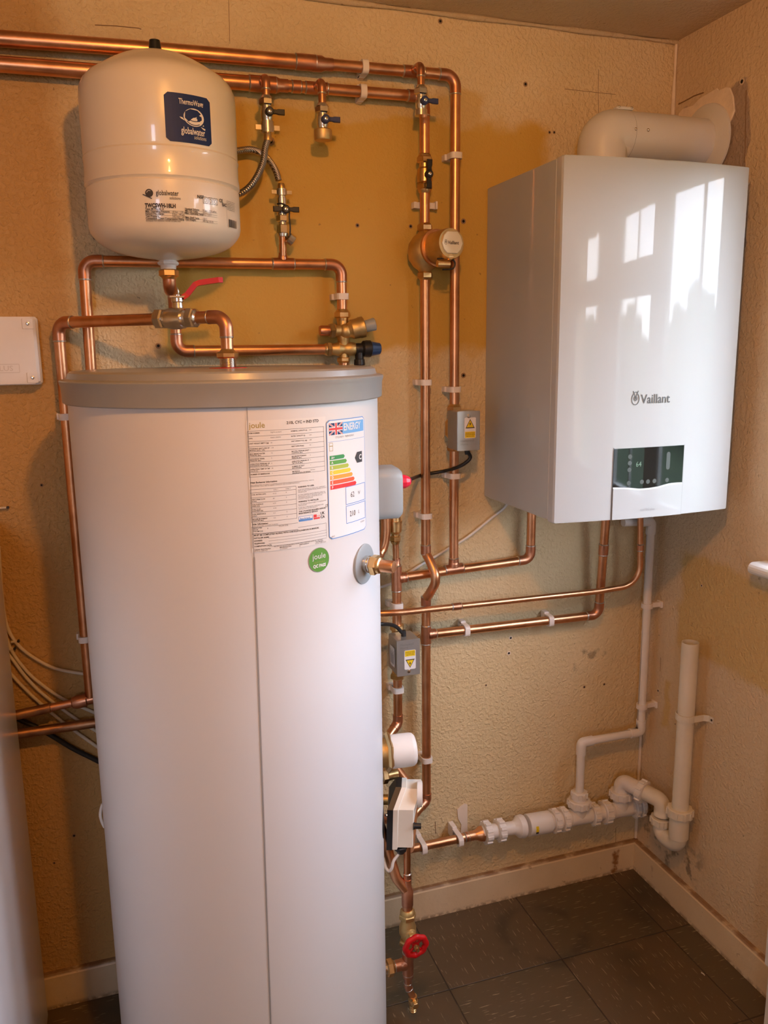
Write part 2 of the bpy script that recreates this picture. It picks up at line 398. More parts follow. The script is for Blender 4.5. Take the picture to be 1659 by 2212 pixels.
# hole for the waste pipe low in the right wall
hy0,hy1,hz0,hz1=-.085,-.030,.185,.245
m=MB()
def wr(y0,y1,z0,z1): m.box((0,min(y0,y1),z0),(.12,max(y0,y1),z1))
wr(0,hy1,-.1,H+.1); wr(hy1,hy0,-.1,hz0); wr(hy1,hy0,hz1,H+.1); wr(hy0,WY0,-.1,H+.1)
wr(WY0,WY1,-.1,WZ0); wr(WY0,WY1,WZ1,H+.1); wr(WY1,YF-.1,-.1,H+.1)
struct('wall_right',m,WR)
MB().box((.115,hy0-.01,hz0-.01),(.119,hy1+.01,hz1+.01)).build('trim_1',MBLK,None,kind='structure')
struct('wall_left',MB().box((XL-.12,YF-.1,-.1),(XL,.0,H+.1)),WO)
DX0,DX1,GX0,GX1,GZ0,GZ1=-2.45,-1.60,-2.18,-1.88,1.25,1.85
m=MB(); m.box((XL-.1,YF-.12,-.1),(DX0,YF,H+.1)); m.box((DX1,YF-.12,-.1),(.12,YF,H+.1)); m.box((DX0,YF-.12,2.02),(DX1,YF,H+.1)); m.box((DX0,YF-.12,-.1),(DX1,YF,.0))
struct('wall_front',m,WO)
struct('floor',MB().box((XL-.1,YF-.1,-.1),(.12,.12,0)),floor_mat())
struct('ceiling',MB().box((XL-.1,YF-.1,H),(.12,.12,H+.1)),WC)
SK=skirt_mat('skirting_paint')
def skirt(name,a,b,nrm,h=.087,th=.016):
    a=Vector(a);b=Vector(b);d=(b-a); Lg=d.length; d.normalize(); n=Vector(nrm)
    prof=[(0,0),(th,0),(th,h-.007),(th-.003,h-.002),(th-.006,h),(0,h)]
    m=MB(); K=40; vs=[];fs=[]
    for k in range(K+1):
        for (p,q) in prof: vs.append(a+d*(Lg*k/K)+n*p+Zv*(q))
    q=len(prof)
    for k in range(K):
        for i in range(q):
            j=(i+1)%q; fs.append((k*q+i,k*q+j,(k+1)*q+j,(k+1)*q+i))
    m.add(vs,fs); m.add(vs[:q],[tuple(range(q))]); m.add(vs[-q:],[tuple(reversed(range(q)))])
    return struct(name,m,SK)
skirt('baseboard_back',(XL,0,0),(0,0,0),(0,-1,0))
skirt('baseboard_right',(0,-.016,0),(0,-2.1,0),(-1,0,0))
# corner crack lines / plaster edge bead in corner
MB().tube([(-.004,-.004,.09+i*.07+.0) for i in range(31)],.0045,8,rs=[.004+.0015*math.sin(i*2.3) for i in range(31)]).build('trim_2',PLAS,None,kind='structure')
MB().tube([(-2.7+i*.09,-.004,H-.004) for i in range(31)],.005,8,rs=[.005+.002*math.sin(i*1.9) for i in range(31)]).build('trim_3',WC,None,kind='structure')
# door lining low on the right, just entering the frame
p0=at(1650,2095,x=-.03)
dl=MB(); dl.box((-.090,-.70,.156),(-.017,-.583,.98),bev=.004); dl.box((-.090,-.70,0),(-.017,-.596,.156),bev=.003)
# window
WF=simple('window_frame_white',(0.80,0.80,0.78),0.35,coat=.3)
m=MB(); xf0,xf1=.004,.030
def bar(y0,y1,z0,z1,a=xf0,b=xf1): m.box((a,min(y0,y1),z0),(b,max(y0,y1),z1),bev=.003)
bar(WY0,WY0-.02,WZ0,WZ1); bar(WY1,WY1+.035,WZ0,WZ1); bar(WY0,WY1,WZ0,WZ0+.03); bar(WY0,WY1,WZ1-.02,WZ1)
bar(-.690,-.785,WZ0,WZ1); bar(-1.065,-1.345,WZ0,WZ1)
for y in (-.520,-.905,-1.56): bar(y,y-.014,WZ0,WZ1,.010,.020)
bar(-.785,-1.065,1.615,1.715); bar(-1.345,WY1,1.615,1.70)
w=struct('window_1',m,WF)
m=MB(); m.box((.013,WY1,WZ0),(.017,WY0,WZ1)); m.build('glass_pane',GLASS,w)
# sill end: rounded white board projecting into the room
m=MB(); pr=[]
zc=.998
for i in range(9):
    th=PI/2+PI*i/8; pr.append((-.035+.0135*math.cos(th),zc+.0135*math.sin(th)))
pr=[(.034,zc+.0135)]+pr+[(.034,zc-.0135)]
m.prism(pr,(0,-2.0,0),Xv,Zv,Yv,2.0-.402,0,bev=.004)
m.build('trim_4',WF,None,kind='structure')
dl.build('trim_5',WF,None,kind='structure')
m=MB()
for a,b,c,e in ((DX0,GX0,.0,2.02),(GX1,DX1,.0,2.02),(GX0,GX1,.0,GZ0),(GX0,GX1,GZ1,2.02)): m.box((a,YF-.08,c),(b,YF-.04,e))
dr=struct('fill_door_1',m,WF); m=MB(); m.box((GX0,YF-.062,GZ0),(GX1,YF-.058,GZ1)); m.build('glass_pane',GLASS,dr)  # unseen glazed door, added behind the camera for cool fill light
# ---- outside
GR=simple('lawn_grass',(0.035,0.065,0.02),0.9,var=.4,vs=4); LEAF=simple('hedge_leaves',(0.035,0.06,0.02),0.8,var=.5,vs=6)
m=MB(); m.box((.2,-30,-.25),(45,20,-.15)); m.build('lawn',GR,None,kind='structure')
m=MB(); K=120
for k in range(K):
    y=-26+k*.36; h=1.9+.5*math.sin(k*.31)+.35*random.random(); x=9+random.uniform(-.3,.3)
    m.lathe((x,y,-.16),Zv,[(0,.5),(h*.4,.75),(h*.8,.55),(h,.15)],n=7,sm=False,phase=random.random())
hb=m.build('hedge',LEAF,None); hb['label']='long dark green hedge along the far side of the lawn outside the window'; hb['category']='hedge'
# wall marks: holes, screws, cracks (belong to the walls)
def spot(name,px,py,r,wall='b',m_=MBLK):
    p=at(px,py,y=0) if wall=='b' else at(px,py,x=0); n=Vector((0,-1,0)) if wall=='b' else Vector((-1,0,0))
    mm.lathe(p+n*.0001,n,[(0,r*1.9),(.0012,r*1.5),(.0008,r)],n=9,mi=1,cap=False); mm.lathe(p,n,[(0,r),(.0009,r*.98)],n=9,mi=0)
mm=MB()
for px,py,r in ((772,487,.0026),(887,489,.0026),(1001,478,.0034),(1001,811,.0034),(951,46,.003),(1135,182,.003),(1187,286,.002),(1197,286,.002),(342,747,.0032),(1262,1484,.0022),(1305,1478,.002),(584,305,.005),(90,1048,.002),(160,1805,.0022),(117,1864,.0018),(1050,1480,.0015),(997,1766,.0012)):
    spot('h',px,py,r)
mm.build('trim_6',[MBLK,simple('chipped_edge',(0.36,0.22,0.12),.8)],None,kind='structure')
mm=MB()
for px,py,r in ((1603,176,.0042),(1516,1265,.0020),(1424,1372,.0012),(1422,1492,.0026),(1459,1564,.0015)): spot('h',px,py,r,'r')
mm.build('trim_7',[MBLK,simple('chipped_edge_pale',(0.62,0.50,0.38),.8)],None,kind='structure')
mm=MB()
for px,py,r in ((1103,1378,.0030),(1099,1411,.0032)): spot('h',px,py,r)
mm.build('trim_11',[MBLK,PLAS],None,kind='structure')
# fine cracks as thin raised lines of dark filler in walls
mm=MB()
def crack(pts,w='b',r=.0006):
    P=[at(a,b,y=0) if w=='b' else at(a,b,x=0) for a,b in pts]; mm.tube(P,r,5)
crack([(1293,150),(1292,200),(1293,245)]);crack([(1220,192),(1290,200),(1330,204)])
crack([(205,54),(250,56),(300,61),(305,63)],r=.0009); crack([(494,0),(496,90)],r=.0005)
crack([(940,1775),(941,1800)],r=.0009); crack([(1288,1835),(1293,1868)],r=.001)
crack([(1330,1790),(1330,1830)],r=.0007)
crack([(1612,195),(1610,300),(1609,352)],'r',.0009); crack([(1466,225),(1480,218),(1500,207),(1520,200)],'r',.0016); crack([(1427,1420),(1426,1450)],'r',.0006)
mm.build('trim_8',simple('crack_brown',(0.22,0.12,0.06),.9),None,kind='structure')
# torn paper flap on the back wall
pts=[(1003,1735),(1009,1737),(1009,1801),(994,1800),(996,1780),(989,1768),(987,1748),(994,1741)]
m=MB(); c=at(1000,1765,y=0); m.prism([((at(a,b,y=0)-c).x,(at(a,b,y=0)-c).z) for a,b in pts],c+Vector((0,-.0025,0)),Xv,Zv,Yv,.0024)
m.build('trim_9',simple('torn_paper',(0.88,0.74,0.60),.8,var=.05),None,kind='structure')
# plaster round the flue
pts=[(1469,246),(1478,235),(1500,228),(1515,212),(1535,200),(1552,190),(1556,195),(1572,188),(1580,190),(1587,208),(1590,240),(1583,258),(1570,280),(1560,330),(1520,345),(1480,320),(1468,270)]
m=MB(); c=at(1530,260,x=0)
m.prism([((at(a,b,x=0)-c).y,(at(a,b,x=0)-c).z) for a,b in pts],c+Vector((-.005,0,0)),Yv,Zv,Xv,.0049,bev=.0015)
m.build('trim_10',PLAS,None,kind='structure')
# ================================================================= LIGHTS
SKY=23.0
bulb=thing('pendant_lamp','white ceiling rose with a bare round bulb under the ceiling in front of the cylinder','lamp',(-1.11,-1.43,2.15))
m=MB(); m.lathe((-1.11,-1.43,2.195),(0,0,-1),[(0,.045),(.012,.043),(.016,.02)],n=28); m.build('ceiling_rose',WPL,bulb)
BE=bpy.data.materials.new('bulb_glow'); BE.use_nodes=True; bb=BE.node_tree.nodes['Principled BSDF']
bb.inputs['Emission Color'].default_value=(1.0,0.50,0.16,1); bb.inputs['Emission Strength'].default_value=60
bb.inputs['Base Color'].default_value=(1,.9,.8,1)
m=MB(); m.sphere((-1.11,-1.43,2.14),.024,20); m.build('bulb',BE,bulb)
ld=bpy.data.lights.new('lamp_light','POINT'); ld.energy=31; ld.color=(1.0,0.42,0.09); ld.shadow_soft_size=.028
lo=bpy.data.objects.new('lamp_light',ld); bpy.context.scene.collection.objects.link(lo); lo.location=(-1.11,-1.43,2.105)
# daylight: the sky itself, guided through the glazed openings by light portals
def portal(name,loc,rot,w_,h_):
    d=bpy.data.lights.new(name,'AREA'); d.shape='RECTANGLE'; d.size=w_; d.size_y=h_; d.cycles.is_portal=True
    o=bpy.data.objects.new(name,d); bpy.context.scene.collection.objects.link(o); o.location=loc; o.rotation_euler=rot
portal('window_portal',(.112,-1.13,1.46),(PI/2,0,PI/2),1.42,.84)
portal('fill_door_portal',((GX0+GX1)/2,YF-.10,1.55),(PI/2,0,0),GX1-GX0+.02,.62)
W=bpy.data.worlds.new('sky'); bpy.context.scene.world=W; W.use_nodes=True; t=W.node_tree; bg=t.nodes['Background']
tc=t.nodes.new('ShaderNodeTexCoord'); sp=t.nodes.new('ShaderNodeSeparateXYZ'); L(t,tc.outputs['Generated'],sp.inputs[0])
nz=N(t,'ShaderNodeTexNoise'); nz.inputs['Scale'].default_value=3; nz.inputs['Detail'].default_value=5; L(t,tc.outputs['Generated'],nz.inputs['Vector'])
rr=ramp(t,nz.outputs['Fac'],[(0.35,(0.55,0.68,0.98)),(0.62,(0.84,0.91,1.0))]); L(t,rr.outputs[0],bg.inputs[0]); bg.inputs[1].default_value=SKY
# ---------------------------------------------------------------- decals (print and lettering mapped on a surface)
_fc={}
def text_mesh(s,size,bold=0.0,italic=0.0,align='LEFT'):
    key=(s,bold,italic,align)
    if key not in _fc:
        cu=bpy.data.curves.new('t','FONT'); cu.body=s; cu.size=1; cu.offset=bold; cu.shear=italic; cu.resolution_u=2; cu.align_x=align; cu.fill_mode='FRONT'
        o=bpy.data.objects.new('t',cu); bpy.context.scene.collection.objects.link(o)
        dg=bpy.context.evaluated_depsgraph_get(); me=bpy.data.meshes.new_from_object(o.evaluated_get(dg))
        _fc[key]=([tuple(v.co) for v in me.vertices],[tuple(p.vertices) for p in me.polygons])
        bpy.data.objects.remove(o); bpy.data.curves.remove(cu); bpy.data.meshes.remove(me)
    vs,fs=_fc[key]; return [(v[0]*size,v[1]*size) for v in vs],fs
class Decal:
    def __init__(s,fn): s.fn=fn; s.mb=MB(); s.mats=[]; s.h=.0004
    def mi(s,m):
        if m not in s.mats: s.mats.append(m)
        return s.mats.index(m)
    def text(s,st,u,v,size,m,sx=1,bold=0,italic=0,align='LEFT',h=.0002,rot=0):
        vs,fs=text_mesh(st,size,bold,italic,align); c,sn=math.cos(rot),math.sin(rot)
        s.mb.add([s.fn(u+(a*sx)*c-b*sn,v+(a*sx)*sn+b*c,s.h+h) for a,b in vs],fs,s.mi(m))
    def rect(s,u0,v0,u1,v1,m,h=0,K=None):
        if u1<u0: u0,u1=u1,u0
        if v1<v0: v0,v1=v1,v0
        K=K or max(1,int((u1-u0)/.008)); vs=[];fs=[]
        for k in range(K+1):
            u=u0+(u1-u0)*k/K; vs+=[s.fn(u,v0,s.h+h),s.fn(u,v1,s.h+h)]
        for k in range(K): fs.append((2*k,2*k+2,2*k+3,2*k+1))
        s.mb.add(vs,fs,s.mi(m))
    def line(s,u0,v0,u1,v1,w,m,h=.0002):
        d=math.hypot(u1-u0,v1-v0) or 1; a,b=-(v1-v0)/d*w/2,(u1-u0)/d*w/2; K=max(1,int(d/.01)); vs=[];fs=[]
        for k in range(K+1):
            u=u0+(u1-u0)*k/K; v=v0+(v1-v0)*k/K; vs+=[s.fn(u-a,v-b,s.h+h),s.fn(u+a,v+b,s.h+h)]
        for k in range(K): fs.append((2*k,2*k+2,2*k+3,2*k+1))
        s.mb.add(vs,fs,s.mi(m))
    def frame(s,u0,v0,u1,v1,w,m,h=.0002):
        s.line(u0,v0,u1,v0,w,m,h);s.line(u0,v1,u1,v1,w,m,h);s.line(u0,v0,u0,v1,w,m,h);s.line(u1,v0,u1,v1,w,m,h)
    def poly(s,pts,m,h=.0001):
        s.mb.add([s.fn(u,v,s.h+h) for u,v in pts],[tuple(range(len(pts)))],s.mi(m))
    def fan(s,pts,m,h=.0001):
        n=len(pts); cu=sum(p[0] for p in pts)/n; cv=sum(p[1] for p in pts)/n
        s.mb.add([s.fn(cu,cv,s.h+h)]+[s.fn(u,v,s.h+h) for u,v in pts],[(0,i+1,(i+1)%n+1) for i in range(n)],s.mi(m))
    def ell(s,u,v,a,b,m,h=.0001,n=28): s.fan([(u+a*math.cos(2*PI*i/n),v+b*math.sin(2*PI*i/n)) for i in range(n)],m,h)
    def ring(s,u,v,a,b,w,m,h=.0002,a0=0,a1=2*PI,n=28):
        vs=[];fs=[]
        for i in range(n+1):
            th=a0+(a1-a0)*i/n; c,sn=math.cos(th),math.sin(th); vs+=[s.fn(u+(a-w/2)*c,v+(b-w/2)*sn,s.h+h),s.fn(u+(a+w/2)*c,v+(b+w/2)*sn,s.h+h)]
        for i in range(n): fs.append((2*i,2*i+1,2*i+3,2*i+2))
        s.mb.add(vs,fs,s.mi(m))
    def rrect(s,u0,v0,u1,v1,r,m,h=0):
        pts=[]
        for (cu,cv,a0) in ((u1-r,v1-r,0),(u0+r,v1-r,PI/2),(u0+r,v0+r,PI),(u1-r,v0+r,1.5*PI)):
            for i in range(7): th=a0+PI/2*i/6; pts.append((cu+r*math.cos(th),cv+r*math.sin(th)))
        # strips along u so that the patch follows a curved surface
        K=max(10,int((u1-u0)/.006)); us=[u0+(u1-u0)*k/K for k in range(K+1)]
        vs=[];fs=[]
        for u in us:
            d=min(u-u0,u1-u); c=0 if d>=r else r-math.sqrt(max(0,r*r-(r-d)**2)); vs+=[s.fn(u,v0+c,s.h+h),s.fn(u,v1-c,s.h+h)]
        for k in range(K): fs.append((2*k,2*k+2,2*k+3,2*k+1))
        s.mb.add(vs,fs,s.mi(m))
    def build(s,name,parent): return s.mb.build(name,s.mats,parent)
def cylfn(cx,cy,r):
    def fn(u,v,h): a=u/r; return Vector((cx+(r+h)*math.cos(a),cy+(r+h)*math.sin(a),v))
    return fn
def cyluv(px,py,cx,cy,r):
    d=ray(px,py); ox,oy=CAM.x-cx,CAM.y-cy; a=d.x*d.x+d.y*d.y; b=2*(ox*d.x+oy*d.y); c=ox*ox+oy*oy-r*r
    t=(-b-math.sqrt(b*b-4*a*c))/2/a; p=CAM+t*d; return math.atan2(p.y-cy,p.x-cx)*r,p.z
def planefn(o,U,V,Nn):
    o=Vector(o);U=Vector(U).normalized();V=Vector(V).normalized();Nn=Vector(Nn).normalized()
    return lambda u,v,h: o+U*u+V*v+Nn*h
def emblem(d,u,v,hh,m):   # animal head inside an egg-shaped ring
    w=hh*.62
    d.ring(u,v-hh*.06,w*.5,hh*.42,hh*.06,m,a0=PI*.62,a1=PI*2.38)
    d.line(u-w*.05,v+hh*.12,u-w*.36,v+hh*.52,hh*.06,m); d.line(u+w*.05,v+hh*.12,u+w*.36,v+hh*.52,hh*.06,m)
    d.ring(u,v+hh*.36,w*.20,hh*.07,hh*.05,m,a0=0,a1=PI)
    d.poly([(u-w*.20,v+hh*.10),(u,v+hh*.15),(u+w*.20,v+hh*.10),(u+w*.07,v-hh*.04),(u-w*.07,v-hh*.04)],m)
    for sg in (-1,1):
        d.line(u+sg*w*.26,v+hh*.06,u+sg*w*.2,v-hh*.16,hh*.045,m); d.line(u+sg*w*.12,v-hh*.02,u+sg*w*.08,v-hh*.2,hh*.035,m)
    d.line(u,v+hh*.1,u,v-hh*.22,hh*.045,m)
# ================================================================= HOT WATER CYLINDER
CX,CY,CR=-1.147,-.287,.274
cyl=thing('hot_water_cylinder','tall white hot water cylinder with a grey lid standing on the floor','water cylinder',(CX,CY,0))
m=MB(); m.lathe((CX,CY,0),Zv,[(0,CR-.006),(.004,CR),(1.405,CR)],n=160); m.build('casing',CYLW,cyl)
m=MB()
m.lathe((CX,CY,0),Zv,[(1.398,CR+.0005),(1.396,CR+.005),(1.398,CR+.008),(1.424,CR+.009),(1.428,CR+.0105),(1.4335,CR+.0115),(1.4355,CR+.010),(1.4365,CR+.004),(1.438,CR-.001),(1.447,CR-.004),(1.4495,CR-.008),(1.4505,CR-.02),(1.4495,CR-.05),(1.4505,.10),(1.4505,.0)],n=128)
m.build('lid',LIDG,cyl)
m=MB(); az=-92.3*PI/180
fnc=cylfn(CX,CY,CR)
d=Decal(fnc); d.h=.0006
ua,va=cyluv(533,878,CX,CY,CR); ub,vb=cyluv(548,1190,CX,CY,CR); uc,vc_=cyluv(581,2205,CX,CY,CR)
d.line(ua,1.397,ub,vb-.01,.0012,SEAMM); d.line(ub,vb-.01,uc,0.004,.0022,SEAMM); d.line(ub+.003,vb-.01,uc+.003,.004,.0022,CYLW,h=.0004)
d.build('casing_seam',cyl)
# data sheet
def zc6(x,y): return cyluv(500+x/4.366,870+y/4.366,CX,CY,CR)
d=Decal(fnc); d.h=.0008
u0,v1=cyluv(538,911,CX,CY,CR); u1,_=cyluv(702,903,CX,CY,CR); _,v0=cyluv(548,1196,CX,CY,CR); v1=1.376; u0=zc6(160,700)[0]; v0=1.170
d.rect(u0,v0,u1,v1,FILM)
W_=u1-u0; Hh=v1-v0
def S(a,b): return u0+W_*a,v1-Hh*b    # sheet coordinates 0..1 right and down
def tx(st,a,b,sz,m_=INK,**k): u,v=S(a,b); d.text(st,u,v,sz,m_,**k)
def ln(a,b,c,e,w=.0005,m_=INKG): u,v=S(a,b); x,y=S(c,e); d.line(u,v,x,y,w,m_)
tx('joule',.03,.055,.0125,GOLD,bold=.01); tx('210L CYC + IND STD',.47,.038,.0062,INK,bold=.02)
rows=[('ITEM NUMBER:','TRJMVI-0210LFC','NOMINAL CAPACITY (L)','210'),('EAN:','5060512958392','RATED CAPACITY (L)','210'),('UNIT WEIGHT EMPTY (kg)','43','UNIT WEIGHT FULL (kg)','248'),('STANDING HEAT LOSS OF\nMODELS (kWh / 24h)','1.49','HEAT LOSS (Watts)','62'),('MAX MAINS WATER\nPRESSURE (Bar)','12','MAX FILL PRESSURE (INLET\nCONTROL) (Bar)','3'),('EXPANSION VESSEL\nPRESSURE (Bar)','3','MAXIMUM WORKING\nPRESSURE (Bar)','6'),('OPERATING PRESSURE OF\nEXPANSION VALVE (Bar)','6','OPERATING PRESSURE OF\nT&P VALVE (Bar)','7'),('OPERATING TEMP OF T&P\nVALVE (C)','90','NUMBER OF HEAT\nEXCHANGERS','1'),('NUMBER OF IMMERSIONS','1','MATERIALS\nSPECIFICATION (INTERNAL)','Stainless')]
for i,(a,b_,c_,e_) in enumerate(rows):
    y=.105+i*.0385
    ln(.01,y-.028,.97,y-.028); 
    for t_,x_,mm_ in ((a,.025,INK),(b_,.27,INKG),(c_,.52,INK),(e_,.76,INKG)): tx(t_,x_,y-.008,.0026,mm_,bold=.02 if mm_ is INK else 0)
ln(.01,.077,.01,.42); ln(.97,.077,.97,.42); ln(.01,.42,.97,.42)
tx('Heat Exchanger Information:',.02,.468,.0036,bold=.03)
tx('NOT APPLICABLE TO DIRECT CYLINDERS (COILS ARE NUMBERED STARTING BOTTOM COIL, THEN ALL\nADDITIONAL COILS ARE NUMBERED GOING UP THE CYLINDER VERTICALLY)',.02,.485,.0019,INKG,sx=1.2)
y=.515; ln(.01,y,.56,y)
tx('COIL 1',.28,.532,.0026); tx('COIL 2',.43,.532,.0026)
for i,(a,b_,c_) in enumerate((('COIL RATING (kW)','19.12','0'),('HEAT-PRIM FLOW\n(L/min)','40','0'),('COIL SURFACE\nAREA (m2)','0.79','0'),('COIL FLUID\nCONTENT (lit)','4.18',''),('COIL RESISTANCE\n(mbar)','0.3','0'),('MAXIMUM PRIMARY\nPRESSURE (Bar)','3.5','0'))):
    y=.56+i*.0375; ln(.01,y-.02,.56,y-.02); tx(a,.025,y-.002,.0026,bold=.02); tx(b_,.27,y,.0028,INKG); tx(c_,.43,y,.0028,INKG)
ln(.01,.765,.56,.765); ln(.01,.515,.01,.765); ln(.56,.515,.56,.765)
for i,(a,bb_) in enumerate((('WARNING TO USER:',1),('A: DO NOT REMOVE OR ADJUST ANY COMPONENT\nPART OF THIS UNVENTED WATER HEATER. CONTACT\nTHE INSTALLER.',0),('B: IF THE WARNING DEVICE OPERATES UNDER THE\nVALVE, SHUT IT OFF AT THE MAINS SUPPLY FOR THE\nDISCHARGE THE SHUT THE WATER OFF AND\nCONTACT THE INSTALLER.',0),('WARNING TO INSTALLER:',1),('A: THIS INSTALLATION IS SUBJECT TO THE BUILDING\nREGULATIONS.',0),('B: USE ONLY APPROPRIATE COMPONENTS FOR\nINSTALLATION OR MAINTENANCE.',0),('THIS CYLINDER REQUIRES ANNUAL\nMAINTENANCE SERVICE',1))):
    y=(.53,.548,.590,.645,.662,.690,.722)[i]; tx(a,.585,y,.0032 if bb_ else .0022,INK if bb_ else INKG,bold=.03 if bb_ else 0,sx=1.0)
# approval marks
a,b_=S(.585,.795); c_,e_=S(.77,.757); d.rect(a,b_,c_,e_,PAPER,h=.0001); d.frame(a,b_,c_,e_,.0006,SBLUE); d.rect(a,b_,c_,b_+.003,SBLUE,h=.0002); tx('Benchmark',.595,.781,.0042,SBLUE,italic=.2,bold=.02)
a,b_=S(.785,.795); c_,e_=S(.875,.757); d.rect(a,b_,c_,b_+.0025,PRED,h=.0002); d.rect(a,b_+.003,a+.006,e_,PRED,h=.0002); tx('hot water\nassociation',.835,.770,.0016,PRED,bold=.02)
tx('UK\nCA',.885,.765,.0062,INK,bold=.03)
u,v=S(.99,.712); d.frame(u-.003,v,u+.001,v+.004,.0005,INKG); d.line(u-.004,v-.001,u+.002,v+.005,.0004,INKG)
tx('Solar Information:',.02,.785,.0034,bold=.03); tx('(ONLY APPLICABLE TO SOLAR CYLINDERS)',.02,.797,.0021,INKG)
ln(.01,.803,.57,.803); tx('DEDICATED\nSOLAR\nVOLUME (Lit)',.025,.815,.0026,bold=.02); tx('0',.19,.825,.003); tx('SOLAR COIL:',.33,.815,.0028)
ln(.01,.855,.57,.855,.0008); ln(.57,.84,.97,.84)
tx('MUST BE COMPLETED ALONG WITH CHECKLIST/LOGBOOK IN MANUAL',.03,.872,.0034,bold=.03)
for i,a in enumerate(('INSTALLER NAME:','ADDRESS:','TELEPHONE:','COMPLETION DATE:')):
    tx(a,.03,.893+i*.0215,.0030,bold=.03); ln(.2,.897+i*.0215,.97,.897+i*.0215,.0004)
ln(.01,.80,.01,.965); ln(.97,.84,.97,.955); tx('SEE INSTALLATION INSTRUCTIONS FOR COMPANY CONTACT DETAILS',.26,.970,.0027)
for a,b_,c_ in ((.03,'Cylinder Serial Number','JCYP-0113891757'),(.33,'Manufacture Date','21/10/2024'),(.58,'GWP Inhibitors','0'),(.80,'Test Standard','BS EN 12897:2016')):
    tx(b_,a,.982,.0027,bold=.02); tx(c_,a,.995,.0028,INKG)
d.build('data_sheet',cyl)
# energy label
d=Decal(fnc); d.h=.0010
u0,_=cyluv(706,1000,CX,CY,CR); u1,_=cyluv(787,1000,CX,CY,CR); v1=1.3695; v0=1.1735; W_=u1-u0; Hh=v1-v0
d.rrect(u0,v0,u1,v1,.005,SBLUE); d.rrect(u0+.0013,v0+.0013,u1-.0013,v1-.0013,.004,PAPER,h=.0002)
a,b_=S(.05,.125); c_,e_=S(.96,.027); d.h=.0013
d.rect(a,b_,c_,e_,LBLUE); fw=W_*.30; d.rect(a,b_,a+fw,e_,NAVY,h=.0001)
fc,gc=(a+a+fw)/2,(b_+e_)/2
for (p,q,r_,s_) in ((a,b_,a+fw,e_),(a,e_,a+fw,b_)): d.line(p,q,r_,s_,.0026,PAPER,h=.0002); d.line(p,q,r_,s_,.0012,PRED,h=.0003)
d.rect(a,gc-.0032,a+fw,gc+.0032,PAPER,h=.0004); d.rect(fc-.0032,b_,fc+.0032,e_,PAPER,h=.0004); d.rect(a,gc-.0019,a+fw,gc+.0019,PRED,h=.0005); d.rect(fc-.0019,b_,fc+.0019,e_,PRED,h=.0005)
tx('ENERGY',.375,.098,.0165,PAPER,bold=.02,sx=.80); tx('CYCLONE FI    TRJMVI-0210LFC',.18,.155,.0044,INKG,sx=.8); ln(.03,.18,.97,.18,.0005,SBLUE)
a,b_=S(.05,.255); c_,e_=S(.12,.19); d.frame(a,b_,c_,e_,.0006,GOLD); ln(.05,.215,.12,.215,.0012,GOLD)
for i,g in enumerate(('A+','A','B','C','D','E','F')):
    a,e_=S(.05,.295+i*.0415); wd=W_*(.34+.05*i); hh=Hh*.034; a2=a+wd
    d.rect(a,e_-hh,a2-.003,e_,ENG[i],h=.0003,K=6); d.poly([(a2-.003,e_-hh),(a2,e_-hh/2),(a2-.003,e_)],ENG[i],h=.0003); d.text(g,a+.003,e_-hh+.0014,.0058,PAPER,bold=.03,h=.0006)
a,b_=S(.66,.345); d.poly([(a,b_),(a+.007,b_-.0092),(a+.007,b_+.0092)],INK,h=.0003); d.rect(a+.007,b_-.0092,a+.0235,b_+.0092,INK,h=.0003,K=6); d.text('C',a+.0125,b_-.0042,.012,PAPER,bold=.03,h=.0006)
for (vv,lab,un) in ((.58,'62','W'),(.745,'210','L')):
    a,b_=S(.40,vv+.15); c_,e_=S(.965,vv); d.frame(a,b_,c_,e_,.0010,SBLUE); d.text(lab,a+(.0125 if len(lab)==2 else .009),b_+.0105,.0130,INK,sx=.85); d.text(un,a+.0345,b_+.012,.0085,INKG,sx=.8)
tx('2017',.04,.985,.004,INKG); tx('812/2013',.80,.925,.0035,INKG)
d.build('energy_label',cyl)
# round green sticker
d=Decal(fnc); d.h=.0008; u,v=cyluv(689,1209,CX,CY,CR); d.ell(u,v,.0205,.0205,GRN,n=40); d.ring(u,v,.0202,.0202,.0006,SEAMM)
d.text('joule',u,v+.002,.0135,PAPER,align='CENTER',bold=.0,h=.0004); d.text('F A C T O R Y',u,v-.0050,.0036,GOLD,align='CENTER',h=.0004); d.text('QC PASS',u,v-.0122,.0072,PAPER,bold=.04,italic=.1,align='CENTER',h=.0004,sx=.9)
d.build('round_sticker',cyl)
# red washer on lid and top connection (part of the cylinder)
TP=Vector((-1.143,CY,1.4505))
MB().lathe(TP,Zv,[(0,.034),(.0008,.0338),(.0012,.016),(.0012,.0)],n=40).build('red_washer',RED,cyl)
m=MB(); 
pr=[(0,.0145)]
for i in range(10): pr+=[(.001+i*.0023,.0152),(.0022+i*.0023,.0138)]
m.lathe(TP,Zv,pr+[(.026,.0138)],n=28); m.build('threaded_outlet',CHROME,cyl)
# flange ports on the side
def port(azd,z,zR,parts):
    a=azd*PI/180; n=Vector((math.cos(a),math.sin(a),0)); return Vector((CX,CY,z))+n*(CR-.002),n
o,n=port(-44.0,1.112,0,0)
m=MB(); m.lathe(o,n,[(0,.036),(.004,.0355),(.005,.033),(.0055,.012)],n=40); fl=m.build('side_flange',GREYP,cyl)
m=MB(); m.lathe(o,n,[(.004,.0150),(.012,.0150),(.012,.0135),(.020,.0135)],n=28); m.build('threaded_boss',CHROME,fl)
m=MB(); m.nut(o,n,.016,.030,.032,0); m.lathe(o,n,[(.030,.0150),(.034,.0142),(.036,.0116)],n=24); m.build('compression_nut',BRASS,fl)
m=MB(); m.lathe(o,n,[(.030,.0110),(.058,.0110),(.060,.0102),(.0605,.0)],n=28); m.build('blanked_stub',COP,fl)
